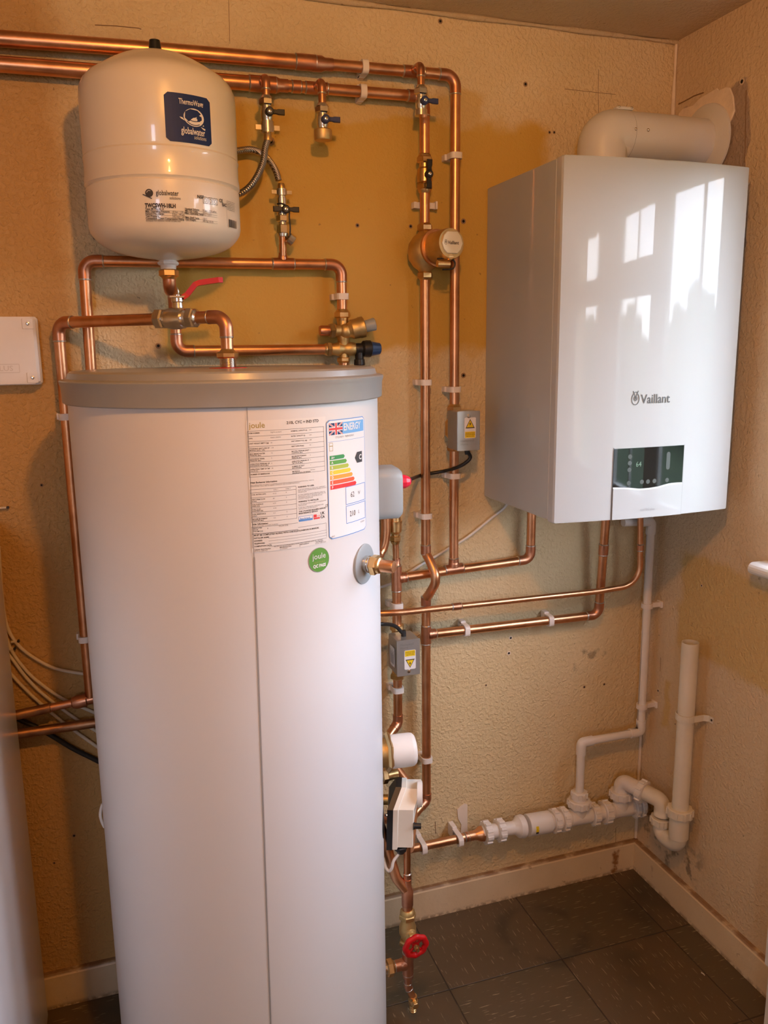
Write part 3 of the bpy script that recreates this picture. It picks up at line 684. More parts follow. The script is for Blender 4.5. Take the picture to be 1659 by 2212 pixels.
# electrical cover on the right flank
jc=at(828,1062,y=-.20); a=math.atan2(-.20-CY,jc.x-CX)
az=-.09; n=Vector((math.cos(az),math.sin(az),0)); tn=Vector((-math.sin(az),math.cos(az),0)); jo=Vector((CX,CY,1.208))+n*(CR-.010)
prof=[]
for (cu,cv,a0) in ((.040,.040,0),(-.040,.040,PI/2),(-.040,-.040,PI),(.040,-.040,1.5*PI)):
    for i in range(6): th=a0+PI/2*i/5; prof.append((cu*.62+.018*math.cos(th)*1.0,cv*.78+.018*math.sin(th)))
m=MB(); m.prism(prof,jo,tn,Zv,n,.056,bev=.007,sm=True)
jb=m.build('immersion_cover',GREYP,cyl)
gl=jo+n*.056+Vector((0,0,.018)) ; m=MB(); m.sharp(gl,n,[(-.006,.0150),(.014,.0135),(.022,.0095),(.025,.006)],n=10,sm=False); m.build('cable_gland',PINKR,jb)
GLAND=gl+n*.024
# immersion heater: brass hex ring and white round cap
gz=at(840,1622,y=-.30); az=-.10
n=Vector((math.cos(az),math.sin(az),0)); o=Vector((CX,CY,.660))+n*(CR+.004)
m=MB(); m.lathe(o,n,[(-.014,.030),(.010,.030)],n=32); im=m.build('immersion_boss',BRASSR,cyl)
MB().nut(o,n,.008,.019,.078,0,phase=.35).build('hex_ring',BRASS,im)
m=MB(); m.lathe(o,n,[(.017,.0345),(.060,.0345),(.066,.0335),(.070,.030),(.0715,.0)],n=48); m.lathe(o+n*.070+Vector((0,0,-.028)),n,[(-.012,.0045),(.002,.0045),(.004,.003)],n=12); m.build('heater_cap',WPL,im)
# lower coil port behind the thermostat
n=Vector((math.cos(-.30),math.sin(-.30),0)); o=Vector((CX,CY,.545))+n*(CR-.004)
m=MB(); m.lathe(o,n,[(0,.040),(.004,.039),(.005,.012)],n=36); lf=m.build('lower_flange',BLK,cyl)
n=Vector((1,0,0)); o=Vector((CX,CY,.592))+n*(CR-.004); m=MB(); m.lathe(o,n,[(.0,.0145),(.018,.0145)],n=24,mi=1); m.nut(o,n,.014,.028,.031,0); m.lathe(o,n,[(.028,.013),(.050,.011)],n=24); m.build('coil_port',[BRASS,CHROME],cyl)
m=MB(); m.tube([Vector((CX,CY,.62))+Vector((math.cos(b),math.sin(b),0))*(CR+.003+.006*math.sin(PI*k/8))+Vector((0,0,-.05*k/8)) for k,b in enumerate([3.02]*9)],.003,8); m.build('side_cable',WPL,cyl)
# ================================================================= THERMOSTAT BOX
tb=at(849,1835,y=-.345)
nn=Vector((.93,-.36,0)).normalized()
b0=tb.copy(); b1=at(851,1750,y=-.345); b2=b1+Vector((.0265,.022,.034)); 
back=Vector((.36,.93,0))*.045
prof3=[b0,b1,b2,b2+back*.9,b1+back*2.0,b0+back*2.0]
wd=(at(883.5,1840,y=-.357)-b0).length*1.18
ts=thing('cylinder_thermostat','cream thermostat box with a black back plate on the lower right of the white cylinder','thermostat',b0)
def slab(prof,t0,t1,mats,name,par,shrink=0.0):
    cpt=sum(prof,Vector())/len(prof); m=MB(); n_=len(prof)
    P0=[cpt+(p-cpt)*(1-shrink)+nn*t0 for p in prof]; P1=[cpt+(p-cpt)*(1-shrink)+nn*t1 for p in prof]
    Pb=[cpt+(p-cpt)*(1-shrink-.05)+nn*(t1+.0015) for p in prof]
    vs=P0+P1+Pb; fs=[(i,(i+1)%n_,n_+(i+1)%n_,n_+i) for i in range(n_)]+[(n_+i,n_+(i+1)%n_,2*n_+(i+1)%n_,2*n_+i) for i in range(n_)]+[tuple(reversed(range(n_))),tuple(range(2*n_,3*n_))]
    m.add(vs,fs); return m.build(name,mats,par)
slab(prof3,-.014,-.002,BLK,'back_plate',ts,-.02); slab(prof3,-.002,.008,IVORY,'base_flange',ts,-.005); bx=slab(prof3,.008,wd,IVORY,'cover',ts,.05)
dc=at(905,1742,y=-.345)
m=MB(); dd=(b1+b2)/2+back*.45+nn*(wd); m.sharp(dd,nn,[(0,.0275),(.010,.0265),(.011,.022)],n=32); m.build('dial',WPL,bx)
m=MB(); m.lathe(at(893,1784,y=-.356),nn,[(0,.0075),(.003,.0075),(.003,.0062),(.016,.0060),(.0165,.0)],n=20); m.build('adjuster_knob',BLK,bx)
gb=b0+nn*.016+back*.3; 
m=MB(); m.nut(gb,(0,0,-1),0,.010,.024,0); m.lathe(gb,(0,0,-1),[(.010,.0105),(.016,.0075)],n=16); m.build('cable_gland',BLK,ts)
m=MB(); m.sphere(b1+nn*-.016+Vector((0,0,-.012)),.0035,10); m.build('screw_head',CHROME,ts)
P=[gb+Vector((0,0,-.014)),at(851,1858,y=-.34),at(846,1876,y=-.34),at(840,1881,y=-.335),at(833,1873,y=-.33),at(826,1850,y=-.32),at(822,1825,y=-.30)]
def smooth(P,K=6):
    P=[Vector(p) for p in P]; out=[]
    for i in range(len(P)-1):
        a,b,c,d_=P[max(i-1,0)],P[i],P[i+1],P[min(i+2,len(P)-1)]
        for k in range(K):
            t=k/K; out.append(.5*((2*b)+(c-a)*t+(2*a-5*b+4*c-d_)*t*t+(3*b-a-3*c+d_)*t**3))
    out.append(P[-1]); return out
MB().tube(smooth(P),.0033,12).build('flex_cable',WPL,ts)
m=MB(); q=b1+back*.9+Vector((0,0,.0)); m.lathe(q-nn*.028,nn,[(0,.011),(.014,.011)],n=20); m.build('mounting_boss',BRASSR,ts)
# ================================================================= BOILER
BX0,BX1,BZ0,BZ1=-.4962,-.0562,1.1204,1.8404
boil=thing('wall_boiler','white wall-hung gas boiler with a small dark display, on the back wall beside the corner','boiler',(-.276,-.17,BZ0))
MB().box((BX0+.0015,-.3125,BZ0+.003),(BX1-.0015,-.001,BZ1-.001),bev=.0022).build('casing',BOILW,boil)
Bq=.015; hw=.22; Rr=(hw*hw+Bq*Bq)/(2*Bq); bxc=-.276; byc=-.338-Bq+Rr
def fy(x): return byc-math.sqrt(Rr*Rr-(x-bxc)**2)
def bfn(u,v,h):   # u = x, v = z on the bowed front
    y=fy(u); n=Vector((u-bxc,y-byc,0)).normalized(); return Vector((u,y,v))+n*h
def buv(px,py):
    y=-.35
    for _ in range(6):
        p=at(px,py,y=y); y=fy(p.x)
    return p.x,p.z
outl=[(BX0,-.3165),(BX0,-.334)]+[(BX0+.0025+(BX1-BX0-.005)*k/24,fy(BX0+.0025+(BX1-BX0-.005)*k/24)-.000) for k in range(25)]+[(BX1,-.334),(BX1,-.3165)]
outl=list(reversed(outl))
m=MB(); m.prism([(p[0],p[1]) for p in outl],(0,0,BZ0),Xv,Yv,Zv,BZ1-BZ0,bev=.002)
for i in range(len(m.s)): pass
cov=m.build('front_cover',BOILW,boil)
d=Decal(bfn); d.h=.0005
u,v=buv(1372.5,860); emblem(d,u,v,.0285,LGREY)
u,v=buv(1384,871.5); d.text('Vaillant',u,v,.0262,LGREY,bold=.012,sx=.92); d.build('logo_print',cov)
# control panel: flap seams, glass, print
d=Decal(bfn); d.h=.0006
fl0=buv(1320,1121); flr=buv(1470.4,1106.4); gl0=buv(1325.9,970); gr0=buv(1477.7,961); 
UL=(fl0[0]+gl0[0])/2-.0005; UR=(flr[0]+gr0[0])/2; ZT=(gl0[1]+gr0[1])/2
d.line(UL,BZ0+.001,UL,ZT+.002,.0016,LGREY); d.build('panel_gap',cov); d=Decal(bfn); d.h=.0006; d.line(UR,BZ0+.001,UR,ZT+.002,.0016,PGREY); d.build('panel_gap',cov)
wv=[buv(*p) for p in ((1323,1052.7),(1353,1052.7),(1379.6,1055.3),(1400,1053.8),(1419.4,1050.7),(1432,1047),(1445.9,1043.4),(1460,1042),(1473,1041.4))]
d=Decal(bfn); d.h=.0010; vs=[];fs=[];n_=len(wv)
wu=[UL+(UR-UL)*i/(n_-1) for i in range(n_)]
def wz(u):
    for i in range(n_-1):
        if wv[i][0]<=u<=wv[i+1][0]: 
            t=(u-wv[i][0])/(wv[i+1][0]-wv[i][0]); t=t*t*(3-2*t) if False else t; return wv[i][1]*(1-t)+wv[i+1][1]*t
    return wv[0][1] if u<wv[0][0] else wv[-1][1]
K=24; mg=MB()
for k in range(K+1):
    u=UL+.0012+(UR-UL-.0024)*k/K; vs+=[bfn(u,wz(u),.0012),bfn(u,ZT,.0012),bfn(u,wz(u),-.004),bfn(u,ZT,-.004)]
for k in range(K): a=4*k; fs+=[(a,a+4,a+5,a+1),(a+1,a+5,a+7,a+3),(a,a+2,a+6,a+4)]
fs+=[(0,1,3,2),(4*K,4*K+2,4*K+3,4*K+1)]
mg.add(vs,fs); disp=mg.build('display_glass',GLB,boil)
d=Decal(bfn); d.h=.0014
def zp(x,y): return buv(1300+x/7.54,930+y/7.54)
for x,y in ((455,425),(450,530),(443,640),(432,855),(645,835),(745,830),(850,820),(1055,805)): u,v=zp(x,y); d=Decal(bfn); d.h=.0014; d.ell(u,v,.0048,.0048,BTN,n=20); d.build('touch_button',disp)
u,v=zp(1075,490); d=Decal(bfn); d.h=.0014; d.rrect(u-.0048,v-.019,u+.0048,v+.019,.0047,BTN); d.build('touch_slider',disp); d=Decal(bfn); d.h=.0014
u,v=zp(545,590); d.text('64',u,v,.0155,DIG,sx=.9); d.build('display_digits',disp)
mg=MB(); vs=[];fs=[]
for k in range(K+1):
    u=UL+.0015+(UR-UL-.003)*k/K; vs+=[bfn(u,BZ0,.0022),bfn(u,wz(u)-.0035,.0022),bfn(u,wz(u),.0005),bfn(u,BZ0,-.002)]
for k in range(K): a=4*k; fs+=[(a,a+4,a+5,a+1),(a+1,a+5,a+6,a+2),(a,a+3,a+7,a+4)]
mg.add(vs,fs,0,False); flap=mg.build('lower_flap',BOILW,boil)
d=Decal(bfn); d.h=.0026; u,v=buv(1381,1103.5); d.text('ecoTEC plus',u,v,.0078,PGREY,sx=.9); d.build('model_print',flap)
# underside fittings
m=MB(); m.lathe((-.16,-.13,BZ0+.002),(0,0,-1),[(0,.016),(.018,.016),(.020,.012)],n=20); m.build('condensate_trap_cap',BLK,boil)
m=MB(); m.cyl((-.30,-.20,BZ0-.006),(-.20,-.20,BZ0-.006),.006); m.build('underside_pipe',COP,boil)
MB().box((BX0+.006,-.3185,BZ0+.006),(BX1-.006,-.3120,BZ1-.004)).build('seam_gasket',INKG,boil)
# ---- flue
FYC,FZC,FR=-.130,1.937,.0525
fl=thing('boiler_flue','white round flue pipe bending from the top of the boiler into the right wall','flue pipe',(-.278,FYC,BZ1))
pth,_=fillet([(-.278,FYC,BZ1-.001),(-.278,FYC,FZC),(-.228,FYC,FZC)],.050)
MB().tube(pth,FR+.0015,48).build('flue_elbow',FLUEW,fl)
MB().lathe((-.278,FYC,BZ1+.0005),Zv,[(0,FR+.012),(.010,FR+.010),(.012,FR+.002)],n=48).build('flue_adaptor',FLUEW,fl)
MB().lathe((-.2275,FYC,FZC),Xv,[(0,FR-.003),(.0005,FR),(.1275,FR),(.1275,FR-.001),(.226,FR-.001)],n=64,cap=False).build('flue_duct',FLUEW,fl)
MB().lathe((-.2285,FYC,FZC),Xv,[(0,FR+.0008),(.0016,FR+.0008)],n=64,cap=False).build('joint_seal',INKG,fl)
m=MB(); m.lathe((-.0135,FYC,FZC),Xv,[(-.006,FR+.001),(-.004,FR+.005),(0,.078),(.003,.083),(.008,.084)],n=64); m.build('wall_rosette',FLUEW,fl)
m=MB(); m.box((-.252,FYC-.012,FZC+FR+.001),(-.208,FYC+.004,FZC+FR+.007),bev=.002); br=m.build('joint_clamp',FLUEW,fl)
for x in (-.246,-.214): MB().sphere((x,FYC-.010,FZC+FR+.006),.0038,12,sc=(1,1,.7)).build('screw_head',CHROME,br)
for px,py in ((1373,279),(1400,281)):
    best=None
    for yy in [FYC-FR*k/40 for k in range(41)]:
        p=at(px,py,y=yy); e=abs(math.hypot(p.y-FYC,p.z-FZC)-FR)
        if p.z>FZC-.01 and (best is None or e<best[0]): best=(e,p)
    MB().sphere(best[1],.0038,12).build('screw_head',CHROME,fl)
# ================================================================= EXPANSION VESSEL
VX,VY,VR=-1.2275,-.152,.1385
ves=thing('expansion_vessel','white round-ended expansion vessel with a blue badge, hung above the hot water cylinder','expansion vessel',(VX,VY,1.66))
zt,zb=1.945,1.700
prof=[(1.650,.016),(1.6535,.028)]
for i in range(0,13):
    r_=.030+(.1245-.030)*i/12; prof.append((1.6530+.0400*(1-math.sqrt(1-(r_/.1300)**2)),r_))
prof+=[(1.6890,.1310),(1.6960,.1355),(1.7050,.1378),(1.770,VR-.0005),(1.773,VR-.0035),(1.777,VR+.0008),(1.783,VR+.0010),(1.795,VR-.0005),(1.817,VR-.0005),(1.823,VR+.0008),(1.8265,VR-.0018),(1.830,VR-.0005),(1.925,VR),(1.940,.1372),(1.952,.132),(1.962,.123)]
for i in range(1,11):
    th=i/10; prof.append((1.962+.046*math.sin(th*PI/2),.123-.108*th))
m=MB(); m.lathe((VX,VY,0),Zv,prof,n=96); m.build('shell',WENAM,ves)
m=MB(); m.lathe((VX,VY,0),Zv,[(2.004,.0135),(2.012,.012),(2.031,.0095),(2.033,.0)],n=20); m.build('valve_cap',BLK,ves)
m=MB(); m.lathe((VX,VY,0),Zv,[(1.655,.014),(1.648,.0155),(1.648,.0)],n=24); m.nut((VX,VY,1.641),Zv,0,.008,.034,0); m.lathe((VX,VY,1.634),Zv,[(0,.014),(.008,.015)],n=24); m.build('thread_neck',WPL,ves)
m=MB(); q=at(208,514,y=-.012); m.box((q.x-.006,-.018,q.z-.002),(q.x+.006,-.0005,q.z+.22),bev=.002); m.build('wall_bracket',BLK,ves)
vf=cylfn(VX,VY,VR)
d=Decal(vf); d.h=.0005
u0,_=cyluv(356,250,VX,VY,VR); u1,_=cyluv(454,250,VX,VY,VR); v1,v0=1.9080,1.8305
d.rrect(u0,v0,u1,v1,.0055,NAVY); W_=u1-u0;Hh=v1-v0
tx('ThermoWave',.29,.215,.0125,PAPER,sx=.62,bold=.01); tx('TM',.76,.17,.004,PAPER)
gu,gv=S(.60,.46); d.ell(gu,gv,W_*.225,Hh*.185,PAPER,h=.0002); 
d.fan([(gu-W_*.19,gv+Hh*.10),(gu-W_*.08,gv+Hh*.165),(gu+W_*.08,gv+Hh*.155),(gu+W_*.16,gv+Hh*.09),(gu+W_*.08,gv+Hh*.03),(gu+W_*.02,gv-Hh*.0),(gu-W_*.02,gv-Hh*.01),(gu-W_*.06,gv-Hh*.04),(gu-W_*.12,gv-Hh*.10),(gu-W_*.2,gv-Hh*.03)],NAVY,h=.0004)
d.ring(gu,gv+Hh*.09,W_*.22,Hh*.17,.0012,NAVY,a0=PI*1.15,a1=PI*1.75,h=.0005)
d.ring(gu,gv+Hh*.01,W_*.20,Hh*.17,.0012,NAVY,a0=PI*1.2,a1=PI*1.7,h=.0005)
d.ell(gu+W_*.10,gv-Hh*.055,W_*.035,Hh*.018,NAVY,h=.0005)
d.poly([(gu-W_*.31,gv-Hh*.02),(gu-W_*.28,gv-Hh*.055),(gu-W_*.20,gv-Hh*.09),(gu-W_*.25,gv-Hh*.03)],PAPER,h=.0004)
d.poly([(gu+W_*.14,gv-Hh*.17),(gu+W_*.25,gv-Hh*.20),(gu+W_*.24,gv-Hh*.235),(gu+W_*.19,gv-Hh*.215)],PAPER,h=.0004)
d.poly([(gu+W_*.18,gv-Hh*.15),(gu+W_*.21,gv-Hh*.12),(gu+W_*.22,gv-Hh*.15)],PAPER,h=.0004)
tx('globalwater',.31,.815,.0155,PAPER,sx=.60,bold=.012); tx('solutions',.58,.905,.0095,FILM,sx=.68)
d.build('blue_badge',ves)
d=Decal(vf); d.h=.0006
u0,v1=cyluv(311,407,VX,VY,VR); u1,_=cyluv(506,450,VX,VY,VR); v1=1.7535; v0=1.7015; W_=u1-u0;Hh=v1-v0
gu,gv=S(.045,.14); d.ell(gu,gv,.0066,.0066,INK); d.line(gu-.011,gv-.002,gu+.004,gv-.009,.0015,INK); d.ring(gu,gv,.004,.004,.0007,FILM,a0=1,a1=3)
tx('globalwater',.105,.20,.0118,INK,sx=.68,bold=.01); tx('solutions',.225,.32,.0068,INK,sx=.75)
tx('TWCSWH-18LH',.0,.585,.0092,INK,bold=.05,sx=.78)
for i,(a,b_) in enumerate((('Type: MTPN-18-10',''),('Max. Operating Pressure:','10 bar / 150 psi'),('Factory Pre-charge:','3 bar / 44 psi'),('Test Pressure:','14.3 bar / 207 psi'),('Connection: 22mm Compression Fitting',''))):
    y=.665+i*.075; tx(a,.0,y,.0048,INK,sx=.82,bold=.02); tx(b_,.24,y,.0048,INK,sx=.82); ln(.0,y+.014,.345,y+.014,.0003,INK)
for i,(a,b_) in enumerate((('Nominal Volume:','18 liter / 4.76 gallon'),('Min. Op. Temp.','-10 C / 14 F'),('Max. Operating Temp.','99 C / 210 F'),('',''),('Max. Shell Temp.','120 C'),('Net Weight:','3.87 kg / 8.5 lb'))):
    y=.62+i*.068; tx(a,.36,y,.0046,INK,sx=.8,bold=.02); tx(b_,.53,y,.0046,INK,sx=.8)
    if a: ln(.36,y+.012,.70,y+.012,.0003,INK)
tx('INTENDED FOR DRINKING WATER SYSTEMS ONLY',0,1.03,.0032,INK,sx=.8)
tx('NSF',.485,.22,.0075,INK,bold=.03); 
for k in range(3):
    a,b_=S(.545+k*.06,.36); d.frame(a,b_,a+.0085,b_+.0105,.0006,INK); d.ring(a+.0042,b_+.005,.0022,.003,.0006,INK)
tx('CE',.735,.24,.008,INK,bold=.02); tx('EAC',.775,.36,.008,INK,bold=.03,sx=.8)
ln(.84,.15,.84,1.0,.0004,INK)
for k in range(6): tx('Global Water Solutions Ltd.' if k%2==0 else 'www.globalwatersolutions',.85,.17+k*.055,.0030,INK,sx=.85)
u,v=S(.87,1.0)
xx=u
for k in range(22):
    w_=random.choice((.0004,.0007,.0011)); d.rect(xx,v,xx+w_,v+.0135,INK,h=.0002,K=1); xx+=w_+random.choice((.0004,.0007))
d.build('rating_print',ves)
# ================================================================= HEADER PIPES
uh=thing('copper_pipe','upper copper pipe along the top of the back wall, turning down beside the boiler','pipe',A(700,139))
a0=A(-70,78); a1=A(300,105); a2=A(700,138); 
pipe(uh,[a0,a1,A(692,137.5)],r28,R=1,elbow=False)
cr=A(984,161.5); vt=A(983,880); cr.z=(cr.z+A(760,142).z)/2
ptop=[a2,cr,Vector((cr.x,D,vt.z))]
dirx=(cr-a2).normalized()
reducer(uh,A(694,138),dirx,r28,r22); pipe(uh,ptop,r22,name='pipe')
VXR=cr.x
c1=at(868,146,y=D); socket(uh,a2+dirx*((A(660,136)-a2).length*-1+.0),dirx,r28,.02)
def online(px,P,Q):   # point of the straight run P-Q that is seen in image column px
    best=None
    for k in range(401):
        p=P+(Q-P)*(k/400); q=RM.transposed()@(p-CAM); x=829.5+FPX*q.x/-q.z
        if best is None or abs(x-px)<best[0]: best=(abs(x-px),p)
    return best[1]
def onlinev(py,P,Q):
    best=None
    for k in range(401):
        p=P+(Q-P)*(k/400); q=RM.transposed()@(p-CAM); y=1106-FPX*q.y/-q.z
        if best is None or abs(y-py)<best[0]: best=(abs(y-py),p)
    return best[1]
# stub valves hanging from the headers
def stub(root,hp,hd,vx_top,drop,r=r15):
    """branch tee on the header, elbow to the front, short drop"""
    f=Vector((0,-1,0)); tee(root,hp,hd,f,r22 if root is uh or vx_top==1 else r22,r,bl=.024)
    P=[hp+f*.012,hp+f*.045,hp+f*.045+Vector((0,0,-drop))]
    pipe(root,P,r,R=.013,sock=.009); return P[-1]
hp=online(893,a2,cr); s3=stub(uh,hp,dirx,0,.046)
lh=thing('copper_pipe','lower of the two copper pipes along the top of the back wall','pipe',A(640,187))
b0_=A(-70,133); bm=A(565,181.5); bcr=A(914,208.5); bcr.z=(bcr.z+A(760,199).z-.0)/2 if False else bcr.z
pipe(lh,[b0_,A(300,162),bm],r28,R=1,elbow=False)
dl_=(bcr-bm).normalized(); e2=online(600,bm,bcr)
XF=A(917,300).x; bcr=Vector((XF,D,bcr.z))
vtop=onlinev(338,bcr,Vector((XF,D,1.0)))
pipe(lh,[bm,bcr,vtop],r22)
reducer(lh,online(597,bm,bcr),dl_,r28,r22); 
tee(lh,online(566,b0_,bcr) if False else bm+Vector((.002,0,0)),dl_,Vector((0,-1,0)),r28,r15,half=.026,bl=.03)
pipe(lh,[bm+Vector((0,-.012,0)),bm+Vector((0,-.045,0)),bm+Vector((0,-.045,-.040))],r15,R=.013,sock=.009)
s1=bm+Vector((0,-.045,-.040))
hp2=online(683,bm,bcr); s2=stub(lh,hp2,dl_,1,.047)
socket(lh,online(640,bm,bcr),dl_,r22,.008)
# ---- small lever valves
def lever(m_parent,o,d,mat,L1=.030,L0=.0,th=.0045,wd=.0105):
    """winged handle at o pointing along d, plate facing the room"""
    d=Vector(d).normalized(); n=Vector((0,-1,0)); s_=n.cross(d).normalized(); m=MB()
    m.lathe(o,n,[(0,.0085),(.010,.0085),(.012,.0065)],n=20)
    for sg,LL in ((1,L1),(-1,L0)):
        if LL<=0: continue
        pts=[(0,-wd*.42),(LL*.45,-wd*.38),(LL*.6,-wd*.5),(LL,-wd*.5),(LL,wd*.5),(LL*.6,wd*.5),(LL*.45,wd*.38),(0,wd*.42)]
        m.prism(pts,o+n*.003,d*sg,s_*sg,n,.007,bev=.0012)
    ob=m.build('lever',mat,m_parent)
    MB().lathe(o+n*.0115,n,[(0,.0035),(.0015,.0035),(.002,.0025),(.002,0)],n=12).build('lever_screw',CHROME,ob); return ob
def smallvalve(name,label,top,lv,lc,hose=False,cap=False,lab='valve'):
    t=thing(name,label,lab,top); m=MB(); dn=Vector((0,0,-1))
    m.lathe(top,dn,[(-.006,.0088),(-.002,.0115),(0,.0130)],n=20); m.nut(top,dn,0,.013,.0262,0)
    m.lathe(top,dn,[(.013,.0105),(.018,.0105),(.019,.0120),(.036,.0120),(.038,.0108),(.042,.0108),(.042,.0132),(.053,.0132)],n=24); m.build('valve_body',CHROME,t)
    lever(t,top+Vector((.002,-.0095,-.027)),(1,0,.0) if lv else (1,0,0),lc)
    return t,top+Vector((0,0,-.053))
v,e=smallvalve('lever_valve','small nickel valve with a black lever, directly above the braided hose',s1,1,BLK)
m=MB(); m.lathe(e,(0,0,-1),[(-.006,.0135),(.010,.0135),(.011,.009)],n=24)
for sg in (-1,1): m.box((min(0,sg*.024),-.003,-.005),(max(0,sg*.024),.003,.004),M=Matrix.Translation(e))
m.build('wing_nut',CHROME,v); hose_top=e+Vector((0,0,-.010))
v,e=smallvalve('lever_valve','small nickel valve with a blue lever and a round brass end cap',s2,1,DBLUE)
m=MB(); m.lathe(e,(0,0,-1),[(-.010,.0165),(-.008,.0182),(.008,.0182),(.011,.0165),(.0115,0)],n=28); m.build('end_cap',BRASSR,v)
v,e=smallvalve('lever_valve','small nickel valve with a blue lever and an open end, above the magnetic filter',s3,1,DBLUE)
# ---- braided hose
ho=thing('braided_hose','braided steel filling hose looping behind the expansion vessel','hose',hose_top)
hb_=at(604,400,y=-.045)
P=[hose_top+Vector((0,0,-.012)),at(573,318,y=-.082),at(568,352,y=-.080),at(553,385,y=-.075),at(533,409,y=-.066),at(508,421,y=-.055),at(486,412,y=-.045),at(476,385,y=-.040),at(482,352,y=-.036),at(500,331,y=-.034),at(522,324.5,y=-.034),at(545,323.5,y=-.034),at(566,332,y=-.036),at(583,349,y=-.040),at(596,370,y=-.044),at(602,390,y=-.046)]
MB().tube(smooth(P,7),.0066,16).build('braid',BRAID,ho)
m=MB(); m.lathe(hose_top,(0,0,-1),[(0,.0060),(.003,.0078),(.014,.0080),(.015,.0072)],n=20); m.build('hose_ferrule',BRASS,ho)
# ---- filling loop valve assembly
fv=at(608,412,y=-.045); fx=fv.x
tf=thing('filling_loop_valve','filling loop valve with a black cross lever and dangling cap, under the braided hose','valve',fv)
zb_=at(612,512,y=-.040).z; zt_=at(605,396,y=-.046).z
o=Vector((fx,-.045,zt_)); dn=Vector((0,0,-1)); Lt=zt_-zb_
m=MB(); m.lathe(o,dn,[(0,.0062),(.004,.0078),(.012,.0078)],n=20)
m.build('hose_ferrule',BRASS,tf)
m=MB(); m.lathe(o,dn,[(.011,.0115),(.024,.0115),(.025,.0085),(.028,.0085),(.029,.0105),(.045,.0105)],n=24)
for sg in (-1,1): m.box((min(0,sg*.021),-.003,-.021),(max(0,sg*.021),.003,-.014),M=Matrix.Translation(o))
m.nut(o,dn,.062,.076,.023,0); m.lathe(o,dn,[(.044,.0108),(.064,.0108)],n=20); m.lathe(o,dn,[(.076,.0085),(.082,.009)],n=20); m.nut(o,dn,.081,Lt-.006,.022,0); m.lathe(o,dn,[(Lt-.006,.0118),(Lt,.0108)],n=20)
m.build('valve_body',CHROME,tf)
lever(tf,o+Vector((.004,-.010,-.053)),(1,0,0),BLK,L1=.028,L0=.026)
cpz=at(628,517,y=-.05)
m=MB(); m.lathe(cpz,Vector((-.75,-.1,.5)),[(-.007,.010),(-.006,.0112),(.006,.0112),(.007,.0095)],n=12,sm=False); m.build('spare_cap',CHROME,tf)
MB().tube(smooth([o+Vector((-.011,-.004,-.041)),o+Vector((.0,-.0125,-.042)),o+Vector((.012,-.010,-.052)),at(625,470,y=-.055),at(627,492,y=-.055),cpz+Vector((-.003,-.004,.004))]),.0016,8).build('cap_strap',BLK,tf)
# ---- loop pipe behind the vessel
lp=thing('copper_pipe','copper pipe running behind the white expansion vessel, with drops at both ends','pipe',A(460,566))
pL=A(178,567); pR=A(737,573.5); zt1=(A(202,565.6).z+A(710,571).z)/2
Ld=Vector((A(195,797).x,D,1.30)); pLc=Vector((A(182,580).x,D,A(300,566).z)); pRc=Vector((A(737.5,600).x,D,A(700,571).z)); 
Rd=onlinev(675,pRc,Vector((pRc.x,D,1.4)))
pipe(lp,[Ld,pLc,pRc,Rd],r22,R=.022)
tp=online(612,pLc,pRc); tee(lp,tp,pRc-pLc,Zv,r22,r15,bl=.022); pipe(lp,[tp,Vector((tp.x,-.042,zb_+.004))],r15,elbow=False)
# ---- multibloc pressure reducing valve
pv=thing('pressure_reducing_valve','brass pressure reducing valve with a grey cap and a blue-knobbed relief valve','valve',Rd)
X0=Rd.x; zA=at(744,682,y=-.045).z; zU=at(745,714,y=-.045).z; zM=at(745,754,y=-.045).z; zL=at(742,782,y=-.04).z
m=MB(); m.nut((X0,D,Rd.z),(0,0,-1),-.002,.012,.031); m.lathe((X0,D,Rd.z),(0,0,-1),[(-.007,.0118),(-.002,.0145)],n=24); m.lathe((X0,D,Rd.z),(0,0,-1),[(.012,.0135),(.018,.0125),(.026,.011)],n=24)
m.build('upper_nut',BRASS,pv)
m=MB(); m.lathe((X0,-.038,Rd.z-.018),(0,0,-1),[(0,.0105),(.020,.0125),(.030,.015),(.040,.0125),(.060,.0095),(Rd.z-.018-zL-.006,.0095)],n=28)
cc=Vector((X0+.004,-.045,zU-.001)); m.sphere(cc,.0165,20)
dv=Vector((1,-.12,.22)).normalized(); m.lathe(cc,dv,[(.0,.013),(.008,.016),(.014,.021),(.030,.0215),(.032,.0228),(.041,.0228),(.043,.0195)],n=36)
m.lathe((X0,-.04,zM),(1,0,0),[(-.030,.0115),(-.020,.0125),(-.012,.0155),(-.006,.013),(0,.012),(.006,.013),(.012,.0145),(.022,.0145),(.026,.013)],n=28)
m.lathe((X0,-.045,zU),(-1,0,0),[(.0,.010),(.018,.012),(.026,.0125)],n=24)
m.build('valve_body',BRASSR,pv)
m=MB(); m.nut((X0,-.045,zU),(-1,0,0),.020,.033,.029); m.nut((X0,-.040,zM),(-1,0,0),.028,.039,.028); m.lathe((X0,-.040,zM),(-1,0,0),[(.039,.0135),(.042,.0125),(.044,.0112)],n=24); m.nut((X0,-.038,zL+.010),(0,0,-1),.0,.010,.026); m.lathe((X0,-.038,zL),(0,0,-1),[(0,.0135),(.002,.0115)],n=24); m.build('side_nuts',BRASS,pv)
m=MB(); m.lathe((X0,-.045,zU),(-1,0,0),[(.033,.0110),(.052,.0110),(.054,.0100),(.0545,0)],n=24); m.build('blanked_port',COPF,pv)
m=MB(); m.lathe(cc,dv,[(.042,.0125),(.050,.0130),(.066,.0140),(.0675,.0128),(.068,0)],n=24); m.build('grey_cap',GREYP,pv)
m=MB(); q=Vector((X0,-.043,zM)); m.lathe(q,Xv,[(.026,.0115),(.030,.0125),(.040,.0125),(.044,.0175),(.052,.0185),(.060,.0185),(.062,.0160)],n=28)
